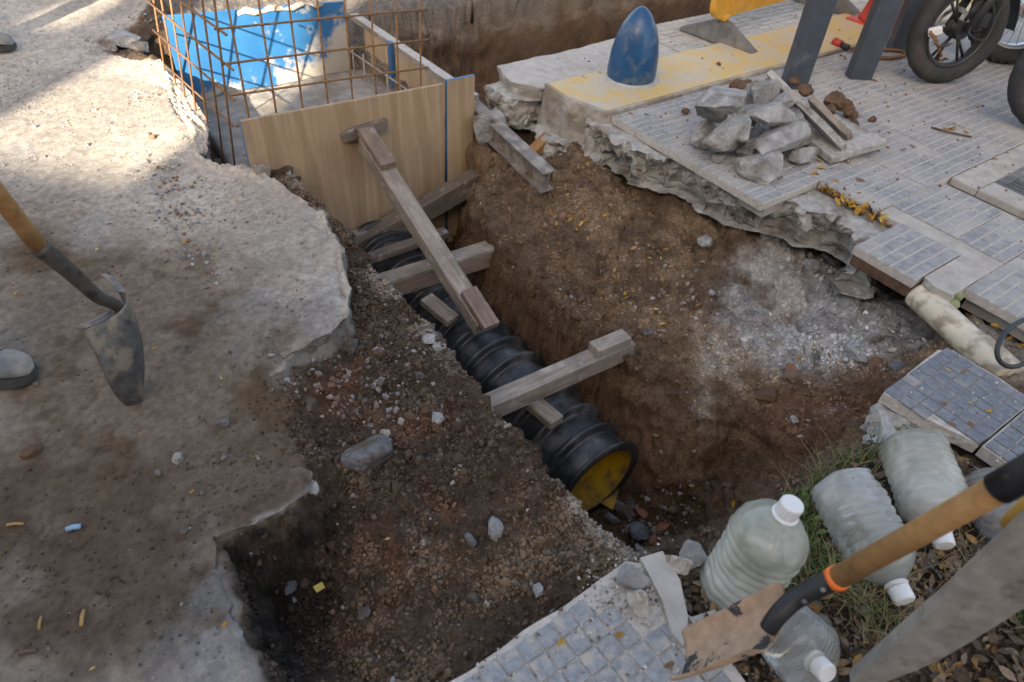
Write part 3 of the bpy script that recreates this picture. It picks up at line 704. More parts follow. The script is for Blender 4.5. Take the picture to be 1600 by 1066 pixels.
# concrete bed below the tiles, broken off along the excavation
def upx(x, y, z): return UZ(x, y, z)
bed_pts = [(2.46, 2.46), upx(905, 205, -.12), upx(950, 235, -.15), upx(985, 262, -.15), upx(1050, 285, -.16), upx(1110, 310, -.16), upx(1160, 340, -.16), upx(1215, 340, -.13), upx(1270, 345, -.1), upx(1335, 365, -.09), (2.55, .99), (2.70, .98), (2.86, 1.0), (3.1, 1.1), (3.1, 2.46)]
bed = struct(slab('concrete_bed', bed_pts, -.046, -.24, M_CONC, cell=.013, amp=.014, amp_side=.075, freq=16, layers=14, seed=4, undercut=.08, ztop_amp=.014, warp=.06))
# loose front slab and plain broken piece beside it
fs = thing('pavement_slab', 'loose grey pavement slab jutting out over the hollow, brown earth on its side', 'slab', W(2.68, .88, 0))
M_BROWNSIDE = simple('slab_earth_side', (.115, .065, .04), .95, var=.5, scale=30, bs=.6, bd=.006)
bmobj('mortar_bed', box_bm(2.512, 2.838, .762, 1.018, -.085, -.036, .006), M_BROWNSIDE, fs, mw=ROT)
o = link('ribbed_top', tile_mesh(.33, .262), None, fs, mw=Matrix.Translation(W(2.51, .76, .003)) @ ROT)
tag(slab('concrete_piece', [(2.545, .632), (2.83, .632), (2.835, .752), (2.56, .752), (2.535, .70)], .004, -.075, M_PLAIN, cell=.02, amp_side=.02, freq=25, layers=4, seed=8, ztop_amp=.002), 'plain pale concrete piece between the loose slab and the cream pipe', 'slab')
M_KERB = simple('kerb_concrete', (.40, .38, .345), .92, var=.25, scale=16, bs=.6, bd=.01, dirt=(.27, .225, .175), dirt_at=(.46, .62), dscale=5)
# kerb with worn yellow paint, street-side apron behind it
kerb = struct(slab('kerb', [(2.36, 2.87), (2.34, 2.66), (2.41, 2.425), (2.46, 2.418), (9, 2.418), (9, 2.87)], .012, -.24, M_KERB, cell=.03, amp_side=.022, freq=12, layers=8, seed=2, ztop_amp=.003, warp=.008, undercut=-.02, smooth=False))
slab('kerb_paint', [(2.375, 2.855), (2.36, 2.66), (2.43, 2.436), (9, 2.43), (9, 2.855)], .0165, .006, M_YPAINT, kerb, cell=.05, layers=1, seed=2, ztop_amp=.002, warp=.012)
slab('kerb_foundation', [(2.29, 2.84), (2.27, 2.62), (2.31, 2.40), (2.5, 2.34), (3.2, 2.42), (3.2, 2.84)], -.20, -.40, M_CONC, kerb, cell=.015, amp_side=.07, freq=15, layers=14, seed=5, warp=.035, undercut=-.05)
apron = struct(slab('apron', [upx(775, 103, -.012), upx(800, 128, -.012), (2.34, 2.872), (9, 2.872), (9, 3.34), upx(1070, 38, -.012), upx(980, 55, -.012), upx(880, 80, -.012)], -.014, -.10, M_PLAIN, cell=.03, amp_side=.025, freq=18, layers=4, seed=3, warp=.018, undercut=.03, ztop_amp=.004))
slab('broken_lump', [(2.22, 3.2), (2.2, 3.02), (2.3, 2.90), (2.6, 2.90), (2.7, 3.2)], -.09, -.26, M_CONC, apron, cell=.018, amp_side=.07, freq=15, layers=9, seed=15, warp=.03, undercut=.05)
# paving of small raised blocks laid in alternating directions on the apron further along
bmk = bmesh.new(); box_bm(0, .112, 0, .053, 0, .006, .002, bm=bmk); mk = bpy.data.meshes.new('paving_block'); bmk.to_mesh(mk); bmk.free(); mk.materials.append(M_PLAIN)
for i in range(24):
    for j in range(4):
        for k in range(2):
            u0 = 3.45+i*.118; v0 = 2.885+j*.118
            if v0 > 3.27: continue
            o = bpy.data.objects.new('paving_block', mk); COL.objects.link(o); o.parent = apron; o.matrix_parent_inverse = ROT.inverted()
            if (i+j) % 2: o.matrix_basis = Matrix.Translation(W(u0, v0+k*.059, -.0125)) @ ROT
            else: o.matrix_basis = Matrix.Translation(W(u0+k*.059+.053, v0, -.0125)) @ ROT @ Matrix.Rotation(math.pi/2, 4, 'Z')

# ------------------------------------------------------------------ near tiles with every pad its own piece
bmk = bmesh.new(); box_bm(-.0222, .0222, -.0222, .0222, -.004, .0016, .0010, bm=bmk); pad_me = bpy.data.meshes.new('pad'); bmk.to_mesh(pad_me); bmk.free(); pad_me.materials.append(M_TILE_N)
pad_dark = pad_me.copy(); pad_dark.materials.clear(); pad_dark.materials.append(simple('tile_pad_slate', (.15, .162, .185), .6, var=.35, scale=60, bs=.3, bd=.002, dirt=(.30, .275, .25), dirt_at=(.50, .70), dscale=9))
def pads(parent, us, vs_, z, inside, seed, mw0):
    r = random.Random(seed)
    for u_ in us:
        for v_ in vs_:
            if not inside(u_, v_): continue
            o = bpy.data.objects.new('pad', pad_dark if seed > 3 else pad_me); COL.objects.link(o)
            o.matrix_basis = Matrix.Translation(W(u_, v_, z+r.uniform(-.001, .0008))) @ ROT @ Matrix.Rotation(r.uniform(-.02, .02), 4, 'X') @ Matrix.Rotation(r.uniform(-.02, .02), 4, 'Y')
            o.parent = parent; o.matrix_parent_inverse = mw0.inverted()
def inpoly(poly, m): return lambda a, b: float(sdpoly(np.array([a]), np.array([b]), poly)[0]) > m
pb = [(.30, .50), (.60, .503), (.80, .499), (.86, .44), (.80, .40), (.84, .30), (.80, -.2), (.0, -.2), (.0, .49)]
ntile = thing('near_paving_tile', 'grey square-padded paving tile with a crumbled corner at the bottom of the view', 'paving tile', W(.6, .3, 0))
slab('tile_body', pb, -.004, -.075, M_GROUT, ntile, cell=.02, amp_side=.012, freq=30, layers=4, seed=31, ztop_amp=.002, warp=.008)
pads(ntile, [.335+.049*i for i in range(10)], [.462-.049*j for j in range(12)], -.001, lambda a, b: inpoly(pb, .015)(a, b) and not (a > .70 and b > .36) and not (a > .64 and b > .42), 3, Matrix.Translation(ntile.location))
pl = [(1.87, .485), (2.05, .492), (2.22, .50), (2.262, .47), (2.262, .205), (1.93, .205), (1.89, .35)]
ltile = thing('loose_paving_tile', 'blue-grey padded paving tile beside the cream pipe, its corner broken away', 'paving tile', W(2.05, .35, 0))
slab('tile_body', pl, -.004, -.045, M_GROUT, ltile, cell=.02, amp_side=.008, freq=30, layers=3, seed=33, ztop_amp=.001, warp=.006)
pads(ltile, [1.902+.047*i for i in range(8)], [.466-.0475*j for j in range(6)], -.001, inpoly(pl, .012), 4, Matrix.Translation(ltile.location))
pl2 = [(1.93, .198), (2.262, .198), (2.262, -.2), (1.93, -.2)]
l2 = thing('loose_paving_tile', 'padded paving tile at the right edge beyond the wooden shovel handle', 'paving tile', W(2.05, .0, 0))
slab('tile_body', pl2, -.004, -.045, M_GROUT, l2, cell=.03, layers=2, seed=35, ztop_amp=.001)
pads(l2, [1.957+.049*i for i in range(7)], [.17-.049*j for j in range(8)], -.001, inpoly(pl2, .018), 5, Matrix.Translation(l2.location))
tag(slab('concrete_footing', [upx(1365, 640, -.06), upx(1385, 618, -.06), upx(1420, 622, -.06), upx(1470, 650, -.06), upx(1500, 690, -.06), upx(1440, 720, -.1), upx(1380, 690, -.06)], -.05, -.20, M_CONC, cell=.011, amp_side=.04, amp=.012, freq=22, layers=9, seed=36, warp=.02), 'rough grey concrete lump under the corner of the blue-grey tile', 'rubble')
tag(slab('concrete_flag', [upx(1000, 872, .01), upx(1035, 862, .01), upx(1062, 905, .01), upx(1075, 965, .01), upx(1068, 1010, .01), upx(1050, 990, .01), upx(1035, 940, .01)], .012, -.03, M_PLAIN, cell=.012, amp_side=.008, freq=40, layers=3, seed=37, ztop_amp=.002), 'smooth pale concrete flake between near tile and standing bottle', 'slab')
tag(slab('concrete_flag', [upx(1075, 965, 0), upx(1120, 950, 0), upx(1140, 1000, 0), upx(1080, 1020, 0)], -.005, -.04, M_PLAIN, cell=.012, amp_side=.008, freq=40, layers=3, seed=38, ztop_amp=.002), 'small cracked concrete flake at the foot of the standing bottle', 'slab')

# ------------------------------------------------------------------ formwork box
def panel_box(name, u0, u1, v0, v1, z0, z1, mats, parent, dz=0., blue=lambda n: abs(n.y+1) > .1):
    bm = box_bm(0, u1-u0, 0, v1-v0, z0, z1, .0015)
    for v_ in bm.verts:
        if v_.co.z > (z0+z1)/2: v_.co.z += dz*(v_.co.x/(u1-u0))
    bm.normal_update()
    for f in bm.faces: f.material_index = 1 if blue(f.normal) else 0
    return bmobj(name, bm, mats, parent, mw=Matrix.Translation(W(u0, v0, 0)) @ ROT)
tag(panel_box('plywood_panel', .727, 1.722, 2.86, 2.878, -.86, .160, [M_PLY, M_BFILM], None, -.028, lambda n: n.x < -.5 or n.y > .5), 'large upright plywood formwork panel with blue edge in the trench', 'panel')
tag(panel_box('plywood_panel', 1.735, 1.899, 2.858, 2.876, -.80, .146, [M_PLY, M_BFILM], None, -.002, lambda n: n.x < -.5 or n.y > .5 or n.z > .5), 'narrow upright plywood strip right of the large panel', 'panel')
tag(panel_box('blue_panel', .775, 1.80, 4.13, 4.15, -.40, .205, [M_BPAN, M_BPAN], None, -.052), 'blue cement-splashed formwork panel behind the rusty mesh', 'panel')
# dried mortar lump line on the top of the blue panel
V_, F_ = tube_mesh([W(1.16+.045*i, 4.128+.01*math.sin(i*2.3), .168+.012*math.sin(i*1.7)-.0005*i) for i in range(12)], [.010+.007*abs(math.sin(i*2.1)) for i in range(12)], 12)
V_ = np.array([list(p) for p in V_]); V_ = V_+fbm(V_, 45, 3, 5)[:, None]*.012
tag(pymesh('mortar_crust', V_, F_, M_WHITE, None, True), 'pale crust of dried mortar along the top of the blue panel', 'mortar')
sb = thing('side_board', 'low plywood side board of the formwork, dusty top edge', 'board', W(1.93, 3.5, -.2))
panel_box('board', 1.905, 1.935, 2.89, 4.12, -.45, -.015, [M_PLY, M_PLAIN], sb, blue=lambda n: n.z > .5)
panel_box('cleat', 1.878, 1.902, 3.72, 3.76, -.25, .03, [M_BFILM, M_BFILM], sb)
panel_box('top_rail', 1.90, 1.955, 2.9, 4.3, -.012, .02, [M_TIMB2, M_PLAIN], sb, blue=lambda n: n.z > .5)
def bar(pts, r, mat, parent):
    return tube('bar', pts, r, mat, parent, 6)
cage = thing('rebar_cage', 'rusty welded rebar mesh bent round two sides of the formwork box', 'rebar mesh', W(.73, 2.95, -.4))
RB = .0048
zf = (.505, .370, .240, .105, -.03, -.16)
for k in range(8):
    u_ = .790+.121*k; bar([W(u_-.012, 2.935, -.36), W(u_+.004, 2.93, .62)], RB, M_REBAR, cage)
for z in (.64,)+zf: bar([W(.722, 2.922, z+.008), W(1.2, 2.924, z-.015), W(1.675, 2.926, z-.042)], RB, M_REBAR, cage)
def c6(x, y): return 220+x/5.33, y/5.33
for (a, b) in (((105, 0), (180, 470)), ((170, 0), (262, 540)), ((245, 0), (345, 650)), ((330, 0), (437, 760)), ((415, 0), (545, 950)), ((510, 0), (648, 1040)), ((610, 0), (742, 1060))):
    t = PU(*c6(*a), .715); q = PU(*c6(*b), .700)
    d = (q-t).normalized(); bar([t-d*.25, q+d*(.34+.06*random.Random(int(a[0])).random())], RB, M_REBAR, cage)
for (a, b) in (((40, 0), (770, 585)), ((100, 250), (775, 830)), ((310, 0), (715, 292)), ((200, 540), (770, 1050))):
    t = PU(*c6(*a), .690); q = PU(*c6(*b), .725)
    d = (t-q).normalized(); bar([q, t+d*(.12 if a[1] == 0 else .0)], RB*1.05, M_REBAR, cage)
low = thing('rebar_mesh', 'grey cement-coated low rebar mesh along the right side of the box', 'rebar mesh', W(1.8, 3.4, -.3))
for z in (-.10, -.24): bar([W(1.76, 4.08, z), W(1.79, 3.5, z-.004), W(1.80, 2.9, z)], RB, M_GALV, low)
for k in range(8): bar([W(1.775, 2.98+.15*k, -.34), W(1.775, 2.98+.15*k, -.07)], RB, M_GALV, low)
M_FLOORC = simple('box_floor_concrete', (.27, .25, .225), .92, var=.3, scale=14, bs=.6, bd=.01, dirt=(.17, .14, .11), dirt_at=(.5, .66), dscale=5)
tag(slab('box_floor', [(.74, 2.885), (1.90, 2.885), (1.90, 4.125), (.78, 4.125)], -.255, -.36, M_FLOORC, cell=.03, amp=.012, ztop_amp=.022, freq=7, layers=2, seed=41, smooth=True), 'rough pale concrete floor inside the formwork box', 'concrete floor')

# ------------------------------------------------------------------ timbers
pr_ = thing('raking_prop', 'long slanting timber prop leaning against the plywood, blocks nailed at both ends', 'timber prop', PZ(752, 515, -.45))
pt = PV(572, 222, 2.80); pb_ = PZ(757, 512, -.40)
timber('post', pt, pb_, .082, .075, M_TIMB2, pr_)
ax = (pb_-pt).normalized(); m_, L_ = frame(pt, pb_); upv = Vector((m_[0][2], m_[1][2], m_[2][2])); upv = upv if upv.z > 0 else -upv
timber('top_block', pt+upv*.058-ax*.02, pt+upv*.058+ax*.22, .076, .040, M_TIMB3, pr_)
timber('bottom_block', pb_+upv*.056-ax*.16, pb_+upv*.056+ax*.035, .074, .036, M_TIMB3, pr_)
a_ = PV(522, 219, 2.845); b_ = PV(588, 199, 2.845)
tag(timber('pointed_stake', a_+(b_-a_)*.22, b_+(b_-a_)*.25, .028, .062, M_TIMB, None), 'pointed wooden stake lying behind the top of the slanting prop', 'stake')
o = bpy.data.objects['pointed_stake']
me = o.data
for v_ in me.vertices:
    if v_.co.x < .012: v_.co.x -= .055*(1-abs(v_.co.z)/.034); v_.co.z *= .55
tag(timber('waling_timber', W(1.0, 2.78, -.615), W(2.16, 2.76, -.300), .085, .105, M_TIMB, None), 'dark timber brace slanting across the foot of the plywood panel', 'timber')
s1 = thing('cross_strut', 'timber strut wedged across the trench below the slanting prop', 'timber strut', W(1.3, 2.1, -.3))
timber('beam', W(.92, 2.240, -.425), W(1.82, 2.184, -.420), .082, .078, M_TIMB3, s1)
timber('upper_board', W(.96, 2.232, -.374), W(1.815, 2.181, -.367), .078, .022, M_TIMB2, s1)
s2 = thing('cross_strut', 'timber strut across the black pipe with a block at its right end', 'timber strut', W(1.3, 1.34, -.35))
timber('beam', W(.90, 1.365, -.372), W(1.66, 1.335, -.372), .072, .080, M_TIMB2, s2)
timber('end_block', W(1.47, 1.346, -.312), W(1.635, 1.338, -.312), .064, .040, M_TIMB2, s2)
tag(timber('packing_board', W(1.20, 1.475, -.478), W(1.225, 1.235, -.478), .07, .035, M_TIMB2), 'short packing board lying under the strut on the black pipe', 'board')
tag(timber('packing_board', W(1.15, 2.08, -.43), W(1.19, 1.92, -.46), .07, .035, M_TIMB2), 'pale wood offcut on the pipe under the first strut', 'board')
tag(timber('packing_board', W(1.02, 2.50, -.45), W(1.5, 2.48, -.43), .06, .03, M_TIMB), 'dark board behind the first strut, half hidden', 'board')
a_ = on_ground(408, 268, .0); tag(timber('wood_block', PV(398, 266, 2.80), PV(420, 266, 2.80), .05, .04, M_TIMB2), 'small wooden block at the left edge of the plywood panel', 'block')
tag(timber('wood_offcut', PV(553, 372, 2.8), PV(572, 366, 2.8), .05, .06, M_TIMB2), 'pale wooden offcut beside the left end of the dark brace', 'block')
tag(timber('timber_stub', W(2.02, 2.66, -.33), W(2.30, 2.72, -.22), .06, .05, M_HANDLE), 'yellowish timber end poking out beside the steel beam', 'timber')
tag(timber('timber_stub', W(1.75, 2.50, -.46), W(2.10, 2.58, -.32), .05, .03, M_TIMB3), 'thin wood lath lying below the steel beam', 'lath')
# steel beam: top flange, web, bottom flange
bmn = thing('steel_beam', 'rusty steel beam with dusty top flange sloping into the soil', 'steel beam', W(1.93, 2.3, -.2))
b0 = W(1.965, 2.98, -.10); b1 = W(1.945, 2.27, -.175)
for nm, dz, w_, h_ in (('top_flange', .05, .078, .010), ('web', 0, .010, .094), ('bottom_flange', -.05, .078, .010)):
    d_ = Vector((0, 0, dz)); timber(nm, b0+d_, b1+d_, w_, h_, M_STEEL, bmn, bev=.0015, rough=.0006)
rock('concrete_lump', W(1.93, 2.80, -.20), (.10, .06, .11), M_CHUNK, 71, 'grey concrete lump jammed between plywood strip and steel beam', 'rubble', sink=.1)

# ------------------------------------------------------------------ corrugated pipe
pp = thing('corrugated_pipe', 'black corrugated drain pipe with yellow lining lying in the trench', 'pipe', W(1.29, 1.06, -.87))
p0 = W(1.305, 1.035, -.685); p1 = W(1.255, 3.3, -.68); mm_, Lp = frame(p0, p1)
prof = []; x = 0; pitch = .118
while x < Lp:
    ph = (x % pitch)/pitch
    k = np.exp(-(ph/.12)**4)+np.exp(-((ph-1.)/.12)**4)
    prof.append((x, .168+.036*k+.008*math.sin(ph*math.pi))); x += pitch/22
prof = [(0, .164), (-.002, .172)]+prof
V_, F_ = lathe(prof, 72, False, False); Vn = np.array(V_); Vn[:, 1:] *= (1+fbm(Vn, 5, 3, 3)*.012)[:, None]
pymesh('outer_wall', Vn, F_, M_PIPE, pp, True, mm_)
V_, F_ = lathe([(0.001, .164), (.3, .163), (1., .163), (2., .163)], 72, False, False); pymesh('lining', V_, F_, M_PIPEY, pp, True, mm_)
fl = slab('yellow_reflection', [(1.36, .98), (1.46, 1.05), (1.44, 1.10), (1.33, 1.06)], -.845, -.85, M_PIPEY, pp, cell=.03, layers=1, seed=3)  # thin yellow plate standing for the reflection beside the pipe mouth
for k, (x, y, s, mt, lb) in enumerate([(968, 800, .06, M_STONE, 'angular blue-grey stone in front of the yellow pipe mouth'), (992, 835, .06, M_STONE, 'dark flat stone on the trench floor below the pipe mouth'), (1005, 805, .04, M_BRICK, 'rusty brown stone right of the pipe mouth'), (1035, 825, .035, M_BRICK, 'reddish stone at the right of the stones by the pipe mouth'), (1020, 845, .035, M_BRICK, 'small red-brown stone nearest the near tile in the trench'), (955, 815, .05, M_STONE, 'grey stone half under the yellow pipe mouth'), (1050, 800, .03, M_CLOD, 'small brown clod right of the trench-floor stones'), (985, 790, .035, M_STONE, 'small grey stone beside the yellow lining'), (1000, 862, .03, M_CHUNK, 'pale pebble at the corner of the near tile')]):
    p_ = on_ground(x, y, 0, -.8); rock('stone', p_, (s, s*.8, s*.5), mt, 200+k, lb, 'stone', sub=2, sink=.2)

# ------------------------------------------------------------------ bollard, posts, barrier, cone
bl = PZ(985, 122, .016)
prof = [(0, .128), (.01, .134), (.06, .135), (.14, .130), (.22, .114), (.28, .092), (.33, .062), (.355, .040), (.37, .022), (.376, .008), (.377, .001)]
pr2 = []
for i in range(len(prof)-1):
    for k in range(3): t = k/3; pr2.append((prof[i][0]*(1-t)+prof[i+1][0]*t, prof[i][1]*(1-t)+prof[i+1][1]*t))
pr2.append(prof[-1])
V_, F_ = lathe(pr2, 48); V_ = [(y, z, x) for x, y, z in V_]; F_ = [f for f in F_]
bth = thing('bollard', 'blue bullet-shaped bollard on the worn yellow kerb', 'bollard', bl)
bo = pymesh('post', V_, F_, M_BLUEB, bth, True, Matrix.Translation(bl))
V2, F2 = lathe([(-.004, .165), (.004, .158), (.010, .142), (.014, .128)], 60, True, True); V2 = np.array(V2); V2[:, 1:] *= (1+fbm(V2, 22, 3, 6)*.07)[:, None]
pymesh('mortar_collar', V2[:, [1, 2, 0]], F2, M_PLAIN, bth, False, Matrix.Translation(bl))
bm = bmesh.new(); bm.from_mesh(bo.data); bmesh.ops.recalc_face_normals(bm, faces=bm.faces); bm.to_mesh(bo.data); bm.free()
def post(u, v, rz, label):
    t = thing('steel_post', label, 'post', W(u, v, 0), 'dark blue steel posts on the pavement')
    mw = Matrix.Translation(W(u, v, 0)) @ ROT @ Matrix.Rotation(rz, 4, 'Z')
    bmobj('web', box_bm(-.066, .066, -.032, -.026, 0, 1.5, .001), M_POST, t, mw=mw)
    for s in (-1, 1):
        bmobj('flange', box_bm(min(s*.060, s*.066), max(s*.060, s*.066), -.0255, .045, 0, 1.5, .001), M_POST, t, mw=mw)
        bmobj('lip', box_bm(min(s*.04, s*.0595), max(s*.04, s*.0595), .039, .045, 0, 1.5, .001), M_POST, t, mw=mw)
post(3.63, 2.19, -.62, 'dark blue steel post nearest the rubble pile')
post(4.12, 2.09, -.62, 'dark blue steel post between the other two posts')
post(4.80, 2.25, -.62, 'dark blue steel post hidden partly by the motorcycle wheel')
br = thing('plastic_barrier', 'yellow plastic barrier on grey rubber feet standing on the apron', 'barrier', W(3.78, 2.98, 0))
mwb = Matrix.Translation(W(3.70, 2.90, 0)) @ ROT @ Matrix.Rotation(.10, 4, 'Z')
def rbox(x0, x1, z0, z1, y0, y1, r, mat, nm, par, mw):
    pts = []
    for cx, cz, a0 in ((x1-r, z0+r, -90), (x1-r, z1-r, 0), (x0+r, z1-r, 90), (x0+r, z0+r, 180)):
        for k in range(7): a = math.radians(a0+k*15); pts.append((cx+r*math.cos(a), cz+r*math.sin(a)))
    n = len(pts); V = [(x, y0, z) for x, z in pts]+[(x, y1, z) for x, z in pts]
    F = [tuple(range(n)), tuple(range(2*n-1, n-1, -1))]+[((i+1) % n, i, n+i, n+(i+1) % n) for i in range(n)]
    bm = bmesh.new(); vv = [bm.verts.new(p) for p in V]; [bm.faces.new([vv[i] for i in f]) for f in F]
    bmesh.ops.bevel(bm, geom=[e for e in bm.edges if abs(e.calc_face_angle(0)) > 1.2], offset=.006, segments=2, affect='EDGES')
    return bmobj(nm, bm, mat, par, mw=mw)
rbox(-.06, 1.9, .155, .95, -.02, .02, .09, M_YEL, 'panel', br, mwb)
for k in range(9): bmobj('rib', box_bm(.10+.2*k, .125+.2*k, -.026, -.0205, .22, .90, .002), M_YEL, br, mw=mwb)
for fx in (.09, 1.42):
    f_ = bmobj('stem', box_bm(fx-.035, fx+.035, -.03, .03, .13, .1695, .01), M_YEL, br, mw=mwb)
    V = [(fx-.045, -.29, 0), (fx+.045, -.29, 0), (fx+.045, .29, 0), (fx-.045, .29, 0), (fx-.035, -.28, .02), (fx+.035, -.28, .02), (fx+.042, -.05, .128), (fx-.042, -.05, .128), (fx+.042, .05, .128), (fx-.042, .05, .128), (fx+.035, .28, .02), (fx-.035, .28, .02)]
    F = [(3, 2, 1, 0), (0, 1, 5, 4), (4, 5, 6, 7), (7, 6, 8, 9), (9, 8, 10, 11), (11, 10, 2, 3), (0, 4, 7, 9, 11, 3), (1, 2, 10, 8, 6, 5)]
    bm = bmesh.new(); vv = [bm.verts.new(p) for p in V]; [bm.faces.new([vv[i] for i in f]) for f in F]
    bmesh.ops.bevel(bm, geom=list(bm.edges), offset=.006, segments=2, affect='EDGES'); bmobj('foot', bm, M_FOOT, br, mw=mwb)
cn = thing('traffic_cone', 'red plastic traffic cone behind the motorcycle wheel', 'traffic cone', W(5.15, 2.62, 0))
V_, F_ = lathe([(.02, .15), (.05, .14), (.30, .085), (.62, .03), (.63, .0)], 32); V_ = [(y, z, x) for x, y, z in V_]
pymesh('body', V_, F_, M_RED, cn, True, Matrix.Translation(W(5.15, 2.62, 0)))
bmobj('base', box_bm(-.17, .17, -.17, .17, 0, .028, .01), M_RED, cn, mw=Matrix.Translation(W(5.15, 2.62, 0)) @ ROT)

# ------------------------------------------------------------------ motorcycles
def wheel(t, mw, R=.30, tr=.048, spokes=6, knob=False, rimm=None, name='front_wheel'):
    n = 72; ns = 16; V = []; F = []
    for i in range(n):
        a = 2*math.pi*i/n
        for k in range(ns):
            b = 2*math.pi*k/ns; rr = R-tr+tr*math.cos(b)*1.0; yy = tr*math.sin(b)
            out = max(0, math.cos(b))
            if knob: rr += .010*out*(1 if (i+(k % 2)) % 2 else -.3)
            else: rr += .0025*out*(1 if (i+int(abs(k-8))) % 3 else -1)
            V.append((rr*math.cos(a), yy, rr*math.sin(a)))
    for i in range(n):
        for k in range(ns): F.append((i*ns+k, i*ns+(k+1) % ns, ((i+1) % n)*ns+(k+1) % ns, ((i+1) % n)*ns+k))
    rimm = rimm or M_ALLOY; TV, TF = V, F
    prof = [(-.03, R-2*tr+.008), (-.034, R-2*tr-.004), (-.02, R-2*tr-.014), (.02, R-2*tr-.014), (.034, R-2*tr-.004), (.03, R-2*tr+.008)]
    V_, F_ = lathe(prof, 56, False, False); V_ = [(y, x, z) for x, y, z in V_]
    t = pymesh(name, V_, F_, rimm, t, True, mw)
    pymesh('tyre', TV, TF, M_RUB, t, not knob, mw)
    V_, F_ = lathe([(-.05, .028), (-.05, .045), (-.02, .05), (.02, .05), (.05, .045), (.05, .028)], 28); V_ = [(y, x, z) for x, y, z in V_]
    pymesh('hub', V_, F_, rimm, t, False, mw)
    for k in range(spokes):
        for s in ((-1, 1) if spokes < 12 else (1,)):
            a = 2*math.pi*k/spokes; a2 = a+s*.10
            p_ = Vector((.04*math.cos(a), 0, .04*math.sin(a))); q_ = Vector(((R-2*tr-.01)*math.cos(a2), 0, (R-2*tr-.01)*math.sin(a2)))
            tube('spoke', [mw @ p_, mw @ q_], .008 if spokes < 12 else .003, rimm, t, 6)
def bike_frame(c, f, lean=0.):
    f = Vector(f).normalized(); y = Vector((0, 0, 1)).cross(f).normalized()
    z = (Vector((0, 0, 1))+y*lean).normalized(); y = z.cross(f)
    m = Matrix.Identity(4)
    for i, a in enumerate((f, y, z)):
        for j in range(3): m[j][i] = a[j]
    for j in range(3): m[j][3] = c[j]
    return m
ct = PZ(1458, 126, 0)
fwd = W(-.90, .43, 0)
mk = thing('motorcycle', 'dark motorcycle with chained front wheel standing behind the posts', 'motorcycle', ct, 'parked motorcycles')
mwk = bike_frame(ct+Vector((0, 0, .295)), fwd, -.12)
wheel(mk, mwk, .295, .05)
V_, F_ = lathe([(-.056, .11), (-.053, .11), (-.053, .085), (-.056, .085), (-.056, .11)], 40, False, False); V_ = [(y, x, z) for x, y, z in V_]
pymesh('brake_disc', V_, F_, M_RIMS, mk, False, mwk)
for s in (-1, 1): tube('fork', [mwk @ Vector((0, s*.075, 0)), mwk @ Vector((-.07, s*.08, .17)), mwk @ Vector((-.24, s*.08, .60))], [.024, .024, .018], M_BLACK, mk, 14)
# mudguard: arc above the tyre
V = []; F = []
for i in range(25):
    a = math.radians(55+i*5.2)
    for k in range(9):
        b = math.radians(-80+k*20); V.append(((.315+.025*math.cos(b))*math.cos(a), .062*math.sin(b), (.315+.025*math.cos(b))*math.sin(a)))
for i in range(24):
    for k in range(8): F.append((i*9+k, i*9+k+1, (i+1)*9+k+1, (i+1)*9+k))
o = pymesh('mudguard', V, F, M_POST, mk, True, mwk); o.modifiers.new('solid', 'SOLIDIFY').thickness = .004
tube('brake_hose', curve_pts([mwk @ Vector(p) for p in ((-.03, .07, .05), (.02, .12, .0), (-.09, .13, -.02), (-.13, .11, .16), (-.25, .10, .55))], 8), .006, M_BLACK, mk, 8)
bmobj('caliper', box_bm(-.12, -.05, .045, .085, .02, .10, .01), M_BLACK, mk, mw=mwk)
bmobj('engine', box_bm(-.95, -.60, -.14, .14, -.08, .28, .04, 2), M_BLACK, mk, mw=mwk)
bmobj('tank', box_bm(-.85, -.40, -.13, .13, .46, .66, .07, 3), M_POST, mk, mw=mwk)
bmobj('seat', box_bm(-1.40, -.86, -.12, .12, .45, .55, .04, 2), M_BLACK, mk, mw=mwk)
tube('handlebar', [mwk @ Vector((-.30, y_, .72+abs(y_)*.1)) for y_ in (-.36, -.2, 0, .2, .36)], .014, M_BLACK, mk, 10)
wheel(mk, mwk @ Matrix.Translation((-1.28, 0, 0)), .295, .055, name='rear_wheel')
lk = thing('chain_lock', 'chain and padlock looped through the motorcycle front wheel', 'lock', ct)
cps = curve_pts([PZ(1418, 70, .12), PZ(1440, 58, .22), PZ(1452, 50, .30), PZ(1462, 66, .26), PZ(1470, 85, .16), PZ(1462, 95, .10), PZ(1480, 92, .08)], 9)
for i in range(0, len(cps)-1, 2):
    a, b = cps[i], cps[min(i+2, len(cps)-1)]; m_, L_ = frame(a-(b-a)*.15, b+(b-a)*.15)
    ring = [m_ @ Matrix.Rotation((i//2 % 2)*1.57, 4, 'X') @ Vector((L_/2+L_/2*math.cos(q), .009*math.sin(q), 0)) for q in np.linspace(0, 6.28, 11)[:-1]]
    tube('link', ring, .0035, M_REBAR, lk, 6, True)
pc = PZ(1456, 50, .30); m_, L_ = frame(pc, pc+Vector((.05, -.01, .02))); bmobj('padlock_body', box_bm(-.02, .05, -.018, .018, -.022, .022, .006), M_CAP, lk, mw=m_)
m2 = thing('motorcycle', 'motorcycle with knobbly tyre and silver spokes behind the chained wheel', 'motorcycle', PZ(1560, 96, 0), 'parked motorcycles')
mw2 = bike_frame(PZ(1562, 96, 0)+Vector((0, 0, .32)), W(-.72, .70, 0), -.10)
wheel(m2, mw2, .32, .05, 24, True, M_RIMS)
for s in (-1, 1): tube('fork', [mw2 @ Vector((0, s*.085, 0)), mw2 @ Vector((-.27, s*.085, .62))], [.022, .018], M_BLACK, m2, 12)
bmobj('engine', box_bm(-.98, -.60, -.14, .14, -.08, .28, .04, 2), M_BLACK, m2, mw=mw2)
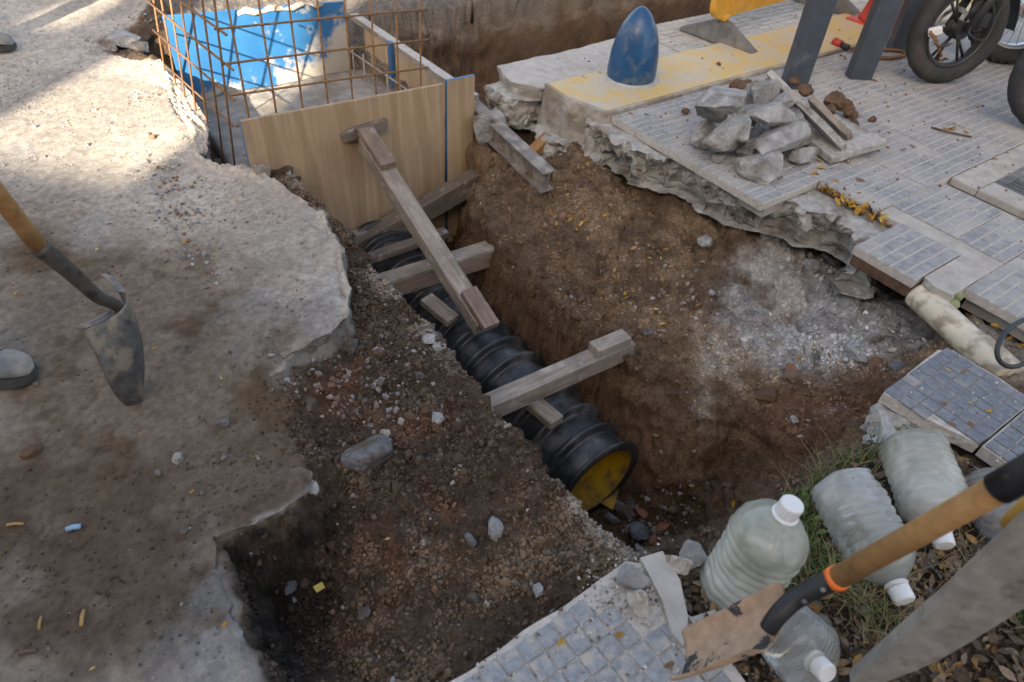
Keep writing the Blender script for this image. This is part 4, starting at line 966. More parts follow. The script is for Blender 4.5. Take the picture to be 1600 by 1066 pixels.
m3 = thing('motorcycle', 'motorcycle whose silver-rimmed wheel is cut by the right edge', 'motorcycle', PZ(1612, 190, 0), 'parked motorcycles')
mw3 = bike_frame(PZ(1632, 206, 0)+Vector((0, 0, .30)), W(-.62, .78, 0), -.08)
wheel(m3, mw3, .30, .045, 5, False, M_RIMS)
for s in (-1, 1): tube('fork', [mw3 @ Vector((0, s*.075, 0)), mw3 @ Vector((-.24, s*.08, .60))], [.022, .018], M_BLACK, m3, 12)
bmobj('engine', box_bm(-.95, -.60, -.14, .14, -.08, .28, .04, 2), M_BLACK, m3, mw=mw3)
cl = thing('cable_lock', 'rusty cable lock with a red end lying on the pavement by the posts', 'lock', PZ(1350, 80, 0))
tube('cable', curve_pts([PZ(1318, 72, .02), PZ(1345, 78, .015), PZ(1380, 78, .012), PZ(1408, 80, .012), PZ(1414, 86, .012), PZ(1390, 91, .012), PZ(1365, 88, .012), PZ(1335, 78, .03)], 8), .011, M_REBAR, cl, 8)
tube('grip', [PZ(1304, 65, .03), PZ(1314, 70, .03)], .026, M_RED, cl, 14); tube('collar', [PZ(1314.5, 70.3, .03), PZ(1326, 75, .025)], .019, M_CABLE, cl, 12)

# ------------------------------------------------------------------ rubble heap on the pavement
heap = [(1113, 178, .095, (.12, .10, .085), 'largest grey concrete chunk at the back left of the heap'), (1183, 158, .115, (.10, .07, .075), 'tall grey chunk at the back of the heap against the leaning tile'), (1200, 178, .15, (.085, .07, .05), 'pale flat chunk on the top of the heap'), (1136, 220, .03, (.10, .085, .075), 'rounded grey chunk at the front left of the heap'),
        (1214, 222, .04, (.15, .085, .06), 'long pale wedge of concrete at the front of the heap'), (1189, 258, .0, (.085, .075, .065), 'single grey lump fallen in front of the heap'), (1165, 190, .08, (.06, .055, .05), 'small grey chunk in the middle of the heap'), (1091, 216, .0, (.04, .035, .045), 'pointed grey splinter at the left foot of the heap'), (1160, 168, .05, (.11, .10, .09), 'grey chunk buried in the core of the heap'),
        (1225, 196, .02, (.11, .08, .07), 'dark shaded chunk under the pale flat chunk'), (1252, 240, .0, (.07, .04, .035), 'flat grey chip lying beside the wedge of concrete'), (1140, 165, .12, (.07, .06, .05), 'grey chunk on top of the largest chunk'), (1105, 205, .0, (.06, .05, .045), 'grey chunk under the largest chunk, near the splinter'), (1165, 232, .0, (.055, .05, .04), 'chunk between the rounded one and the single lump'), (1220, 160, .16, (.06, .05, .045), 'chunk wedged high against the long leaning tile'), (1245, 215, .04, (.07, .05, .045), 'chunk under the long leaning tile'), (1118, 238, .0, (.028, .024, .02), 'little chip at the front left of the heap'), (1150, 205, .09, (.07, .06, .055), 'grey chunk lying on the rounded one')]
for k, (x, y, z, s, lb) in enumerate(heap):
    rock('concrete_chunk', PZ(x, y+14, z), tuple(q*1.42 for q in s), M_CHUNK, 300+k, lb, 'rubble', 'rubble heap on the pavement', sub=4, sink=.12, rot=.62+.3*math.sin(k*2.2), cuts=13, rough=.035)
clods = [(1150, 140, .15, .04), (1160, 146, .15, .035), (1146, 150, .14, .03), (1166, 136, .14, .03), (1300, 168, .06, .055), (1316, 176, .03, .05), (1292, 178, .06, .04), (1328, 184, .0, .035), (1337, 212, .0, .04), (1240, 132, .03, .035), (1255, 150, .05, .04), (1070, 178, .0, .02), (1330, 200, .0, .03)]
words = ['on top of the rubble heap, leftmost', 'on top of the rubble heap, middle', 'on top of the rubble heap, lowest', 'highest on the rubble heap', 'behind the short leaning tile, largest', 'behind the short leaning tile, right of the largest', 'between the two leaning tiles', 'right of the rubble heap, upper', 'at the foot of the short leaning tile', 'behind the top of the long leaning tile', 'beside the top of the short leaning tile', 'lying alone left of the rubble heap', 'right of the rubble heap, lower']
for k, (x, y, z, s) in enumerate(clods):
    rock('earth_clod', PZ(x, y, z), (s*1.1, s, s*.8), M_CLOD, 340+k, 'reddish brown earth clod '+words[k], 'clod', 'clods on the rubble heap', sub=3, sink=.2, cuts=4, rough=.2)
def loose_tile(p0, p1, w, th, label, up, mat=M_CONC, nm='broken_tile'):
    m_, L_ = frame(p0, p1, up); bm = box_bm(0, L_, -w, 0, -th/2, th/2, 0)
    bmesh.ops.subdivide_edges(bm, edges=bm.edges[:], cuts=9, use_grid_fill=True)
    co = np.array([v.co for v in bm.verts]); e = np.stack([fbm(co+i*5.5+p0[0], 22, 3, 70+i) for i in range(3)], 1)*np.array([.012, .012, .003])
    for v_, d in zip(bm.verts, e): v_.co += Vector(d)
    return tag(bmobj(nm, bm, mat, None, mw=m_), label, 'tile')
loose_tile(PZ(1204, 124, .20), PZ(1318, 238, .03), .09, .030, 'long broken tile leaning on edge against the heap', (.75, .15, .65))
loose_tile(PZ(1268, 163, .13), PZ(1328, 220, .05), .08, .028, 'shorter broken tile leaning beside the long one', (.75, .15, .65), M_TIMB2)
tag(slab('broken_tile', [UZ(1234, 206, .02), UZ(1298, 254, .02), UZ(1380, 238, .02), UZ(1300, 195, .02)], .062, .030, M_CONC, cell=.02, amp_side=.006, layers=3, seed=51, ztop_amp=.004, tilt=(.10, -.02)), 'dark flat tile lying at the right foot of the heap', 'tile')

# ------------------------------------------------------------------ old sewer pipe, cable
a_ = PZ(1436, 462, -.075); b_ = PZ(1575, 588, -.075); m_, L_ = frame(a_-(b_-a_)*.02, b_)
prof = [(0, .036), (0, .050)]+[(L_*k/40, .052+.006*(k > 26)) for k in range(41)]
V_, F_ = lathe(prof, 40, True, True); Vn = np.array(V_); Vn[:, 1:] *= (1+fbm(Vn, 16, 4, 13)*.06)[:, None]
tag(pymesh('sewer_pipe', Vn, F_, M_SEWER, None, True, m_), 'cracked cream sewer pipe emerging under the pavement', 'pipe')
tag(tube('cable', curve_pts([PZ(1640, 492, .0), PZ(1600, 500, .06), PZ(1570, 520, .07), PZ(1558, 548, .04), PZ(1566, 568, .0), PZ(1590, 572, -.02), PZ(1630, 552, -.04)], 10), .008, M_CABLE, None, 12), 'black cable looping in from the right edge over the cream pipe', 'cable')
tag(rock('green_fruit', PZ(1493, 466, -.03), .026, simple('green_fruit', (.23, .26, .13), .7, var=.2), 401, sub=3, cuts=0, rough=.02), 'upper of two round green fruits by the concrete piece', 'fruit', 'green fruits')
tag(rock('green_fruit', PZ(1486, 480, -.05), .026, MATS['green_fruit'], 402, sub=3, cuts=0, rough=.02), 'lower of two round green fruits by the concrete piece', 'fruit', 'green fruits')

# ------------------------------------------------------------------ shovels
def loft(name, rows, mat, parent, th=.003, smooth=True, sub=1):
    nr, nc = len(rows), len(rows[0]); V = [p for r in rows for p in r]
    F = [(i*nc+j, i*nc+j+1, (i+1)*nc+j+1, (i+1)*nc+j) for i in range(nr-1) for j in range(nc-1)]
    o = pymesh(name, V, F, mat, parent, smooth)
    if th: s = o.modifiers.new('solid', 'SOLIDIFY'); s.thickness = th; s.offset = 0
    if sub: o.modifiers.new('sub', 'SUBSURF').levels = sub; o.modifiers['sub'].render_levels = sub
    return o
# left: round-mouthed shovel standing on its tip
tip = on_ground(196, 630, -.012)
near = PZ(152, 512, .235); far_ = PZ(190, 436, .255); top = (near+far_)/2      # upper edge of the blade
lenv = tip-top; widv = (far_-near); hw = widv.length/2*1.12; widv.normalize()
bulge = widv.cross(lenv).normalized()
if bulge.dot(Vector((0, 0, CAM_H))-top) < 0: bulge = -bulge
sh = thing('shovel', 'round-mouthed shovel standing on its tip on the dusty street', 'shovel', tip)
rows = []
for i in range(15):
    l = i/14; wv_ = hw*(1-.02*l) if l < .4 else hw*max(.04, (1-((l-.4)/.6)**1.7))*.99
    rows.append([top+lenv*l+widv*(wv_*s)+bulge*(.075*(1-s*s)*(1-.45*l)-.035*(1-l)+.022*math.sin(l*3.14)) for s in np.linspace(-1, 1, 13)])
bl_ = loft('blade', rows, M_BLADE, sh, .0035)
# folded steps along the top edge
for s0, s1 in ((-1, -.35), (.35, 1)):
    r0 = [top+widv*(hw*s)+bulge*(.075*(1-s*s)-.035) for s in np.linspace(s0, s1, 6)]
    rr = [r0, [p-lenv.normalized()*.006-bulge*.010 for p in r0], [p-lenv.normalized()*.002-bulge*.028 for p in r0]]
    loft('step', rr, M_BLADE, sh, .003)
nk = top+bulge*.022; h1 = PZ(60, 384, .50); h2 = PZ(0, 309, .66)
tube('socket', curve_pts([top+lenv*.35+bulge*.030, nk+lenv*.05, PZ(152, 463, .30), PZ(110, 425, .40), h1], 6), list(np.linspace(.012, .024, 25)), M_SOCKL, sh, 14)
tube('handle', [h1+(h2-h1)*(-.02), h1+(h2-h1)*.5, h2, h2+(h2-h1)*3], .0205, M_HANDLE, sh, 16)
# right: square shovel lying across the near tile
s2_ = thing('shovel', 'square shovel with wooden handle, orange ring and mud-caked blade in the foreground', 'shovel', PZ(1060, 1050, .02))
c00 = PD(1236, 921, 1.30); c01 = PD(1192, 1032, 1.20); c10 = PD(1062, 984, 1.465); c11 = PD(1042, 1063, 1.34)
rows = []
nrm_ = (c01-c00).cross(c10-c00).normalized()
if nrm_.z < 0: nrm_ = -nrm_
for i in range(11):
    l = i/10; a, b = c00.lerp(c10, l), c01.lerp(c11, l); r = []
    for s in np.linspace(0, 1, 13):
        e = abs(s*2-1); r.append(a.lerp(b, s)+nrm_*(.030*e**5*(1-.25*l)-.020*math.sin(l*1.5)-.012*(1-e*e)))
    rows.append(r)
loft('blade', rows, M_BLADE2, s2_, .003)
k0 = PD(1215, 962, 1.245); ring = PD(1305, 905, 1.215); e1 = PD(1588, 748, .93)
hd = (e1-ring).normalized()
tube('socket', curve_pts([k0+(k0-ring)*.25-nrm_*.012, k0, PD(1240, 938, 1.245), PD(1275, 918, 1.23), ring], 6), list(np.linspace(.016, .0195, 25)), M_SOCK, s2_, 18)
tube('ring', [ring-hd*.004, ring+hd*.012], .0218, M_ORANGE, s2_, 24)
tube('handle', [ring+hd*.01, ring.lerp(e1, .5), e1], .0195, M_HANDLE, s2_, 20)
tube('grip', [e1-hd*.03, e1+hd*.02, e1+hd*.2], .0225, M_SOCK, s2_, 20)
for k, t_ in enumerate((.3, .62)): tube('rivet', [ring.lerp(k0, t_)+Vector((0, -.008, .016)), ring.lerp(k0, t_)+Vector((0, -.010, .021))], .0042, M_IRON, s2_, 10)
# third: worn shovel blade standing edge-on at the right
s3_ = thing('shovel', 'worn grey shovel blade seen edge-on in the bottom right corner', 'shovel', PZ(1340, 1064, 0))
B0 = PD(1330, 1066, 1.36); B1 = PD(1645, 793, .98); A0 = PZ(1334, 1044, B0.z-.012); A1 = PZ(1606, 794, B1.z-.012); C0 = PD(1345, 1078, 1.372); C1 = PD(1690, 846, .99)
rows = []
for i in range(9):
    l = i/8; A_, B_, C3 = A0.lerp(A1, l), B0.lerp(B1, l), C0.lerp(C1, l)
    C3 = B_+(C3-B_)*(1+1.1*math.sin(min(1, l*2.2)*math.pi/2)*(1-.55*l))
    rows.append([A_, A_.lerp(B_, .55)+Vector((0, .003, -.004)), B_, B_.lerp(C3, .25), B_.lerp(C3, .65), C3])
loft('blade', rows, M_BLADE3, s3_, .006, False, 0)
tube('socket', [PD(1588, 822, 1.09), PD(1640, 775, 1.0)], .022, M_YEL, s3_, 16)

# ------------------------------------------------------------------ boots
def boot(p, d, label):
    d = Vector(d).normalized(); y = Vector((0, 0, 1)).cross(d); t = thing('work_boot', label, 'boot', p)
    m = Matrix.Identity(4)
    for i, a in enumerate((d, y, Vector((0, 0, 1)))):
        for j in range(3): m[j][i] = a[j]
    for j in range(3): m[j][3] = p[j]
    # sections along the boot: x (toe = 0, going back), half width, height
    sec = [(-.001, .012, .03), (.008, .034, .055), (.03, .047, .072), (.06, .052, .078), (.10, .051, .082), (.14, .046, .105), (.18, .041, .150), (.22, .040, .200), (.26, .038, .205), (.285, .028, .20)]
    V = []; F = []; n = 18
    for (x, w_, h_) in sec:
        for k in range(n):
            a = 2*math.pi*k/n; c, s = math.cos(a), math.sin(a)
            V.append((-x, w_*np.sign(c)*abs(c)**.75, .022+(h_-.022)*(.5+.5*np.sign(s)*abs(s)**.8)))
    for i in range(len(sec)-1):
        for k in range(n): F.append((i*n+k, i*n+(k+1) % n, (i+1)*n+(k+1) % n, (i+1)*n+k))
    F.append(tuple(range(n))); F.append(tuple(range((len(sec)-1)*n, len(sec)*n)))
    o = pymesh('upper', V, F, M_BOOT, t, True, m); o.modifiers.new('sub', 'SUBSURF').levels = 1
    tube('toe_seam', [m @ Vector((-.082, .0525*math.cos(a), .05+.0325*math.sin(a))) for a in np.linspace(-.5, 3.64, 22)], .0028, M_SOLE, t, 6)
    V = []; F = []
    out = [(.004, 0), (-.004, .030), (-.03, .050), (-.08, .056), (-.16, .045), (-.22, .042), (-.28, .036), (-.295, 0)]
    out = out+[(x, -w_) for x, w_ in out[-2:0:-1]]; n = len(out)
    V = [(x, w_, 0) for x, w_ in out]+[(x, w_, .026) for x, w_ in out]
    F = [tuple(range(n-1, -1, -1)), tuple(range(n, 2*n))]+[(i, (i+1) % n, n+(i+1) % n, n+i) for i in range(n)]
    pymesh('sole', V, F, M_SOLE, t, False, m)
    V_, F_ = lathe([(.17, .058), (.24, .060), (.42, .066)], 24, False, False); V_ = [(z*1.1-.20, y, x) for x, y, z in V_]
    o = pymesh('shaft', V_, F_, M_BOOT, t, True, m); o.modifiers.new('s', 'SOLIDIFY').thickness = .004
boot(PZ(56, 588, -.045), (1, .08, 0), 'dusty grey work boot toe at the left edge near the shovel')
boot(PZ(24, 76, -.045), (1, .1, 0), 'dusty grey work boot toe at the top left edge')

# ------------------------------------------------------------------ plastic bottles
def plastic(name, tint, op, rough=.25):
    m, nt, N, L, b = new_mat(name); out = N['Material Output']
    v = coords(nt); n1 = noise_node(nt, v, 9, 6, .6, .8); n2 = noise_node(nt, v, 40, 5, .6)
    tr = N.new('ShaderNodeBsdfTransparent'); tr.inputs[0].default_value = (.97, .98, .97, 1)
    tl = N.new('ShaderNodeBsdfTranslucent'); tl.inputs[0].default_value = (*tint, 1)
    df = N.new('ShaderNodeBsdfDiffuse'); st = noise_node(nt, coords(nt, scale=(1, 1, 1)), 8, 5, .55, .7)
    L.new(mixc(nt, ramp(nt, st, [(.30, 0), (.66, 1)]), (tint[0]*.70, tint[1]*.73, tint[2]*.62), tint), df.inputs[0])
    gl = N.new('ShaderNodeBsdfGlossy'); gl.inputs['Roughness'].default_value = rough
    m1 = N.new('ShaderNodeMixShader'); m1.inputs[0].default_value = .45; L.new(tl.outputs[0], m1.inputs[2]); L.new(df.outputs[0], m1.inputs[1])
    m2_ = N.new('ShaderNodeMixShader'); L.new(ramp(nt, st, [(.32, max(0, op-.16)), (.68, min(1, op+.16))]), m2_.inputs[0]); L.new(tr.outputs[0], m2_.inputs[1]); L.new(m1.outputs[0], m2_.inputs[2])
    fr = N.new('ShaderNodeFresnel'); fr.inputs[0].default_value = 1.45
    m3_ = N.new('ShaderNodeMixShader'); L.new(fr.outputs[0], m3_.inputs[0]); L.new(m2_.outputs[0], m3_.inputs[1]); L.new(gl.outputs[0], m3_.inputs[2])
    bp = N.new('ShaderNodeBump'); bp.inputs['Strength'].default_value = .25; bp.inputs['Distance'].default_value = .01; L.new(st, bp.inputs['Height'])
    for q in (df, gl, fr): L.new(bp.outputs[0], q.inputs['Normal'])
    L.new(m3_.outputs[0], out.inputs[0]); return m
PL_A = plastic('bottle_plastic_green', (.98, .98, .93), .58, .07)
PL_B = plastic('bottle_plastic_grey', (.96, .97, .98), .48, .06)
PL_C = plastic('bottle_plastic_clear', (.86, .88, .90), .30, .08)
LIQ = plastic('murky_water', (.93, .93, .84), .28, .06)
def bottle(base, axis, L_, R, mat, seed, label, roll=0., fill=True, crump=.008):
    axis = Vector(axis).normalized(); t = thing('water_bottle', label, 'bottle', base, 'large plastic bottles on the verge')
    m, _ = frame(base, Vector(base)+axis, (.2, .3, .9)); m = m @ Matrix.Rotation(roll, 4, 'X')
    prof = []; n = 90
    for i in range(n+1):
        x = i/n
        if x < .05: r = R*(.80+.20*math.sin(x/.05*1.57))
        elif x < .66: r = R*(1-.05*(.5+.5*math.cos((x-.05)/.61*2*math.pi*8))**2.2)
        elif x < .90: q = (x-.66)/.24; r = R*(.98*(1-q**2.2)+.215*q**2.2)
        else: r = R*.215
        prof.append((x*L_, r))
    V_, F_ = lathe(prof, 96, True, True); Vn = np.array(V_)
    ang = np.arctan2(Vn[:, 2], Vn[:, 1]); xr = Vn[:, 0]/L_
    lob = 1-.10*np.exp(-(xr/.06)**2)*np.abs(np.sin(ang*2.5)); Vn[:, 1:] *= lob[:, None]
    d = fbm(Vn+seed*3.1, 9, 3, seed)*crump*np.minimum(1, (1-xr)*4+.0)-np.abs(fbm(Vn*[.7, 1, 1]+seed, 13, 3, seed+4))*crump*1.3*(xr < .86)*(xr > .04)
    d = d+(worley(Vn*[.8, 1, 1]+seed*2.2, 15, seed)[0]-.5)*crump*1.1*(xr < .84)*(xr > .05)
    Vn[:, 1:] *= (1+d/R)[:, None]
    bd_ = pymesh('body', Vn, F_, mat, t, True, m)
    if fill:
        ins = [(x+.004, max(r-.004, .003)) for x, r in prof if .02 < x/L_ < .76]
        V2, F2 = lathe(ins, 40); V2 = np.array(V2); V2[:, 1:] *= .90; pymesh('water', V2, F2, LIQ, t, True, m)
    x1 = L_
    V_, F_ = lathe([(x1-.032, R*.30), (x1-.026, R*.33), (x1-.022, R*.26)], 36, False, False); pymesh('collar', V_, F_, M_CAP, bd_, False, m)
    cp = []
    for (x, r) in [(x1-.020, R*.285), (x1+.010, R*.28), (x1+.013, R*.25), (x1+.0132, .001)]: cp.append((x, r))
    V_, F_ = lathe(cp, 48, True, False); Vn = np.array(V_)
    k = np.arange(len(Vn)) % 48; Vn[:96, 1:] *= (1+.025*((k[:96] % 2)-.5))[:, None]
    pymesh('cap', Vn, F_, M_CAP, t, False, m)
bottle(W(.985, .315, -.045), (.10, .03, 1), .345, .088, PL_A, 1, 'milky bottle standing upright beside the near tile', .4)
def lying(pb, pc, zb, zc, R, mat, seed, label, **k):
    b, c = PZ(*pb, zb), PZ(*pc, zc); bottle(b, c-b, (c-b).length, R, mat, seed, label, **k)
lying((1312, 752), (1410, 932), .05, .03, .088, PL_B, 2, 'grey crumpled bottle lying under the shovel handle, cap towards the worn blade', crump=.012)
lying((1425, 690), (1474, 846), .06, .02, .088, PL_A, 3, 'large greenish bottle lying beside the loose tile', fill=True)
lying((1530, 752), (1600, 850), .03, .03, .078, PL_C, 4, 'clear bottle at the right edge behind the wooden handle', fill=False)
lying((1225, 985), (1287, 1047), .06, .12, .075, PL_C, 5, 'clear bottle pointing at the viewer below the muddy shovel blade', fill=False)

# ------------------------------------------------------------------ single stones that can be told apart
SINGLE = [(196, 72, (.11, .08, .07), M_CHUNK, 'grey concrete chunk in the broken notch of the street edge'), (175, 78, (.06, .05, .045), M_CHUNK, 'smaller chunk left of the one in the street notch'), (222, 76, (.07, .06, .05), M_STONE, 'dark chunk between the street notch and the rebar'), (335, 258, (.05, .04, .035), M_CHUNK, 'pale chip below the street edge by the plywood corner'), (578, 722, (.075, .072, .062), M_STONE, 'large blue-grey stone with a pale top in the dark soil bank'), (772, 832, (.036, .03, .028), M_CHUNK, 'pale crumbly stone in the soil between crater and pipe mouth'),
 (735, 848, (.022, .02, .018), M_STONE, 'small grey stone just left of the pale crumbly stone'), (549, 545, (.05, .028, .026), M_STONE, 'long grey stone below the broken asphalt corner'), (672, 535, (.032, .026, .024), M_CHUNK, 'left of two pale stones on the trench lip'),
 (686, 545, (.030, .026, .022), M_CHUNK, 'right of two pale stones on the trench lip'), (485, 632, (.034, .022, .02), M_STONE, 'rounded grey pebble at the left border of the dark soil'), (602, 680, (.02, .018, .016), M_WHITE, 'small white stone in the middle of the soil bank'),
 (683, 655, (.024, .02, .018), M_CHUNK, 'pale stone near the trench lip above the rusty stain'), (655, 590, (.018, .016, .016), M_STONE, 'bluish pebble in the upper soil bank'), (480, 748, (.026, .022, .022), M_CHUNK, 'grey stone at the inner corner of the crater rim'),
 (487, 768, (.032, .022, .018), M_WHITE, 'crumpled whitish lump on the crater rim'), (570, 962, (.022, .02, .02), M_STONE, 'dark round stone in the crater floor'), (455, 918, (.030, .022, .012), M_STONE, 'flat greenish grey shard in the crater'), (575, 735, (.03, .02, .02), M_STONE, 'dark shard below the large blue-grey stone'),
 (280, 720, (.02, .018, .018), M_CHUNK, 'pale stone alone on the brown street dirt'), (50, 710, (.03, .022, .016), M_CLOD, 'dark lump of dirt on the street at the left'), (350, 662, (.024, .022, .018), M_STONE, 'dark pebble on the street dirt left of the soil bank'), (740, 935, (.02, .018, .018), M_STONE, 'grey pebble near the edge of the near tile'),
 (840, 925, (.018, .016, .016), M_CHUNK, 'pale pebble in the soil above the near tile'), (1365, 570, (.05, .036, .034), M_BRICK, 'red brick lump beside the corner of the blue-grey tile'), (1398, 575, (.045, .03, .03), M_STONE, 'blue-grey stone right of the red brick lump'), (1235, 585, (.045, .035, .03), M_BRICK, 'reddish clod on the slope below the grey lime'),
 (1195, 622, (.05, .045, .04), M_CLOD, 'brown clod on the steep slope of the trench'), (1240, 660, (.022, .02, .02), M_CHUNK, 'small grey cylinder-like stone on the reddish slope'), (1100, 378, (.07, .05, .03), M_CHUNK, 'smooth flat stone under the concrete bed'), (1205, 372, (.08, .06, .04), M_CHUNK, 'flat concrete piece wedged under the bed edge'),
 (1010, 520, (.03, .03, .024), M_STONE, 'grey stone above the second strut'), (1165, 540, (.03, .024, .02), M_CHUNK, 'pale stone in the middle of the slope'), (1330, 555, (.065, .04, .035), M_CHUNK, 'whitish lump at the lower border of the grey lime'), (1275, 562, (.06, .012, .010), M_STONE, 'thin dark slate sliver on the slope'),
 (1300, 408, (.06, .05, .022), M_STONE, 'flat slate in the hollow under the pavement, left'), (1335, 415, (.07, .05, .022), M_STONE, 'flat slate in the hollow under the pavement, right'), (1265, 418, (.045, .035, .022), M_CHUNK, 'grey lump at the mouth of the hollow'),
 (997, 952, (.036, .026, .036), M_WHITE, 'white triangular stone lying on the near tile'), (985, 905, (.045, .035, .035), M_CHUNK, 'rough grey lump on the broken corner of the near tile'), (1062, 888, (.038, .024, .024), M_WHITE, 'white flake beside the standing bottle'), (1078, 870, (.04, .034, .024), M_CHUNK, 'grey chip behind the standing bottle'),
 (1122, 103, (.016, .016, .014), M_CLOD, 'round brown seed ball on the yellow kerb'), (1362, 190, (.022, .02, .018), M_CLOD, 'brown seed ball on the ribbed pavement right of the heap'), (240, 215, (.02, .018, .014), M_BRICK, 'reddish pebble on the street near the sunlit patch')]
for k, (x, y, s, mt, lb) in enumerate(SINGLE):
    if y < 260 and x > 1000: p_ = PZ(x, y, .012 if x < 1200 else 0)
    elif 960 < x < 1090 and y > 860: p_ = PZ(x, y, .0)
    else: p_ = on_ground(x, y, -.003, -.15)
    rock('stone', p_, s, mt, 500+k, lb, 'stone', sub=3, sink=.25, cuts=9, rough=.06)

# ------------------------------------------------------------------ loose grains, gravel, leaves, grass
rsg = np.random.RandomState(11)
def near_idx(u, v):
    i = np.clip(np.searchsorted(UA, u), 0, len(UA)-1); j = np.clip(np.searchsorted(VA, v), 0, len(VA)-1); return i, j
PZg = PT[..., 2]; PUg = PT[..., 0]; PVg = PT[..., 1]
def pick(n, box, wfun):
    out = []
    tot = 0
    while tot < n:
        u = rsg.uniform(box[0], box[1], n*3); v = rsg.uniform(box[2], box[3], n*3)
        i, j = near_idx(u, v); w = wfun(u, v, i, j); k = rsg.uniform(size=len(u)) < w
        out.append(np.c_[u[k], v[k]]); tot += k.sum()
        if len(out) > 60: break
    return np.concatenate(out)[:n]
def rand_rot(n):
    q = rsg.normal(size=(n, 4)); q /= np.linalg.norm(q, axis=1)[:, None]; w, x, y, z = q.T
    return np.stack([np.stack([1-2*(y*y+z*z), 2*(x*y-z*w), 2*(x*z+y*w)], -1), np.stack([2*(x*y+z*w), 1-2*(x*x+z*z), 2*(y*z-x*w)], -1), np.stack([2*(x*z-y*w), 2*(y*z+x*w), 1-2*(x*x+y*y)], -1)], 1)
def big_mesh(name, parts, mat, smooth=False):
    V = np.concatenate([p[0] for p in parts]); C = np.concatenate([p[2] for p in parts])
    me = bpy.data.meshes.new(name); me.vertices.add(len(V)); me.vertices.foreach_set('co', V.ravel())
    loops = []; starts = []; tots = []; off = 0; ls = 0
    for v, f, c in parts:
        loops.append((f+off).ravel()); k = f.shape[1]; starts.append(ls+np.arange(len(f))*k); tots.append(np.full(len(f), k)); ls += f.size; off += len(v)
    loops = np.concatenate(loops); starts = np.concatenate(starts); tots = np.concatenate(tots)
    me.loops.add(len(loops)); me.loops.foreach_set('vertex_index', loops); me.polygons.add(len(starts)); me.polygons.foreach_set('loop_start', starts); me.polygons.foreach_set('loop_total', tots)
    me.update(); a = me.color_attributes.new('col', 'FLOAT_COLOR', 'POINT'); c4 = np.ones((len(V), 4)); c4[:, :3] = C; a.data.foreach_set('color', c4.ravel())
    return link(name, me, mat, None, smooth)
def to_world(p): return p[..., :1]*BU+p[..., 1:2]*BV+p[..., 2:]*ZA
protos = []
for k in range(10):
    V_, F_ = rock_mesh(700+k, 2, (1, .85, .7), 10, .16); protos.append((V_, np.array(F_)))
ico = []
for k in range(6):
    V_, F_ = rock_mesh(800+k, 0 or 1, (1, .9, .8), 3, .25)
    bm = bmesh.new(); bmesh.ops.create_icosphere(bm, subdivisions=1, radius=1); bm.free()
    V0 = np.array([(0, 0, 1), (.9, 0, .45), (.28, .85, .45), (-.72, .53, .45), (-.72, -.53, .45), (.28, -.85, .45), (.72, .53, -.45), (-.28, .85, -.45), (-.9, 0, -.45), (-.28, -.85, -.45), (.72, -.53, -.45), (0, 0, -1)])
    F0 = np.array([(0, 1, 2), (0, 2, 3), (0, 3, 4), (0, 4, 5), (0, 5, 1), (1, 6, 2), (2, 7, 3), (3, 8, 4), (4, 9, 5), (5, 10, 1), (2, 6, 7), (3, 7, 8), (4, 8, 9), (5, 9, 10), (1, 10, 6), (11, 7, 6), (11, 8, 7), (11, 9, 8), (11, 10, 9), (11, 6, 10)])
    ico.append((V0*(1+rsg.uniform(-.3, .3, (12, 1)))*np.array([1, .85, .7]), F0))
def scatter(uvp, sizes, cols, prs, lift=.2, zz=None):
    n = len(uvp); R = rand_rot(n); kk = rsg.randint(0, len(prs), n); parts = []
    i, j = near_idx(uvp[:, 0], uvp[:, 1]); z = ground_z(uvp[:, 0], uvp[:, 1])+disp[i, j] if zz is None else zz
    base = np.c_[uvp, z+sizes*lift]
    for q, (V_, F_) in enumerate(prs):
        m = np.where(kk == q)[0]
        if not len(m): continue
        X = np.einsum('nij,vj->nvi', R[m], V_)*sizes[m][:, None, None]+base[m][:, None]
        Fm = (F_[None]+(np.arange(len(m))*len(V_))[:, None, None]).reshape(-1, F_.shape[1])
        parts.append((to_world(X).reshape(-1, 3), Fm, np.repeat(cols[m], len(V_), 0)))
    return parts
def lut(pal, n, var=.2):
    pal = np.array(pal); return pal[rsg.randint(0, len(pal), n)]*rsg.uniform(1-var, 1+var, (n, 1))
MAT_GRAIN = attr_mat('grain', 120, .3, .5, .004, gscale=500)
def loose_w(u, v, i, j):
    s = sdS[i, j]; t = tk[i, j]; L_ = sst(.02, -.06, s)
    ban = ((u > 2.45) | ((u < .86) & (v < .50)) | ((u > 1.85) & (v < .5)) | ((v > 2.8) & (u > .45)))
    cl = np.clip(.35+1.1*f_mid[i, j]+.6*f_lo[i, j], .04, 1)
    w = L_*cl*(1-.97*sst(.02, .25, t)); w = np.where(u > 1.55, w*.16, w)
    return np.where(ban, 0, w)
n1 = 34000; up = pick(n1, (.0, 2.45, .1, 2.85), loose_w); i, j = near_idx(up[:, 0], up[:, 1])
cc = CC[i, j]*rsg.uniform(.65, 1.45, (len(up), 1))
stuff(big_mesh('soil_crumbs', scatter(up, .0022+.0055*rsg.uniform(size=len(up))**3+.002*rsg.uniform(size=len(up)), cc, ico, .1), MAT_GRAIN), 'fine brown soil crumbs over the trench banks', 'soil')
grav = [(.30, .30, .31), (.22, .23, .25), (.38, .36, .34), (.17, .16, .16), (.34, .32, .30), (.20, .14, .10), (.25, .13, .08)]
up = pick(1500, (.0, 2.4, .2, 2.8), loose_w); n = len(up); i, j = near_idx(up[:, 0], up[:, 1]); mx = rsg.uniform(size=(n, 1))**.7
p1_ = scatter(up, .003+.012*rsg.uniform(size=n)**3, lut(grav, n)*(1-mx)+CC[i, j]*mx*1.2, protos, .05)
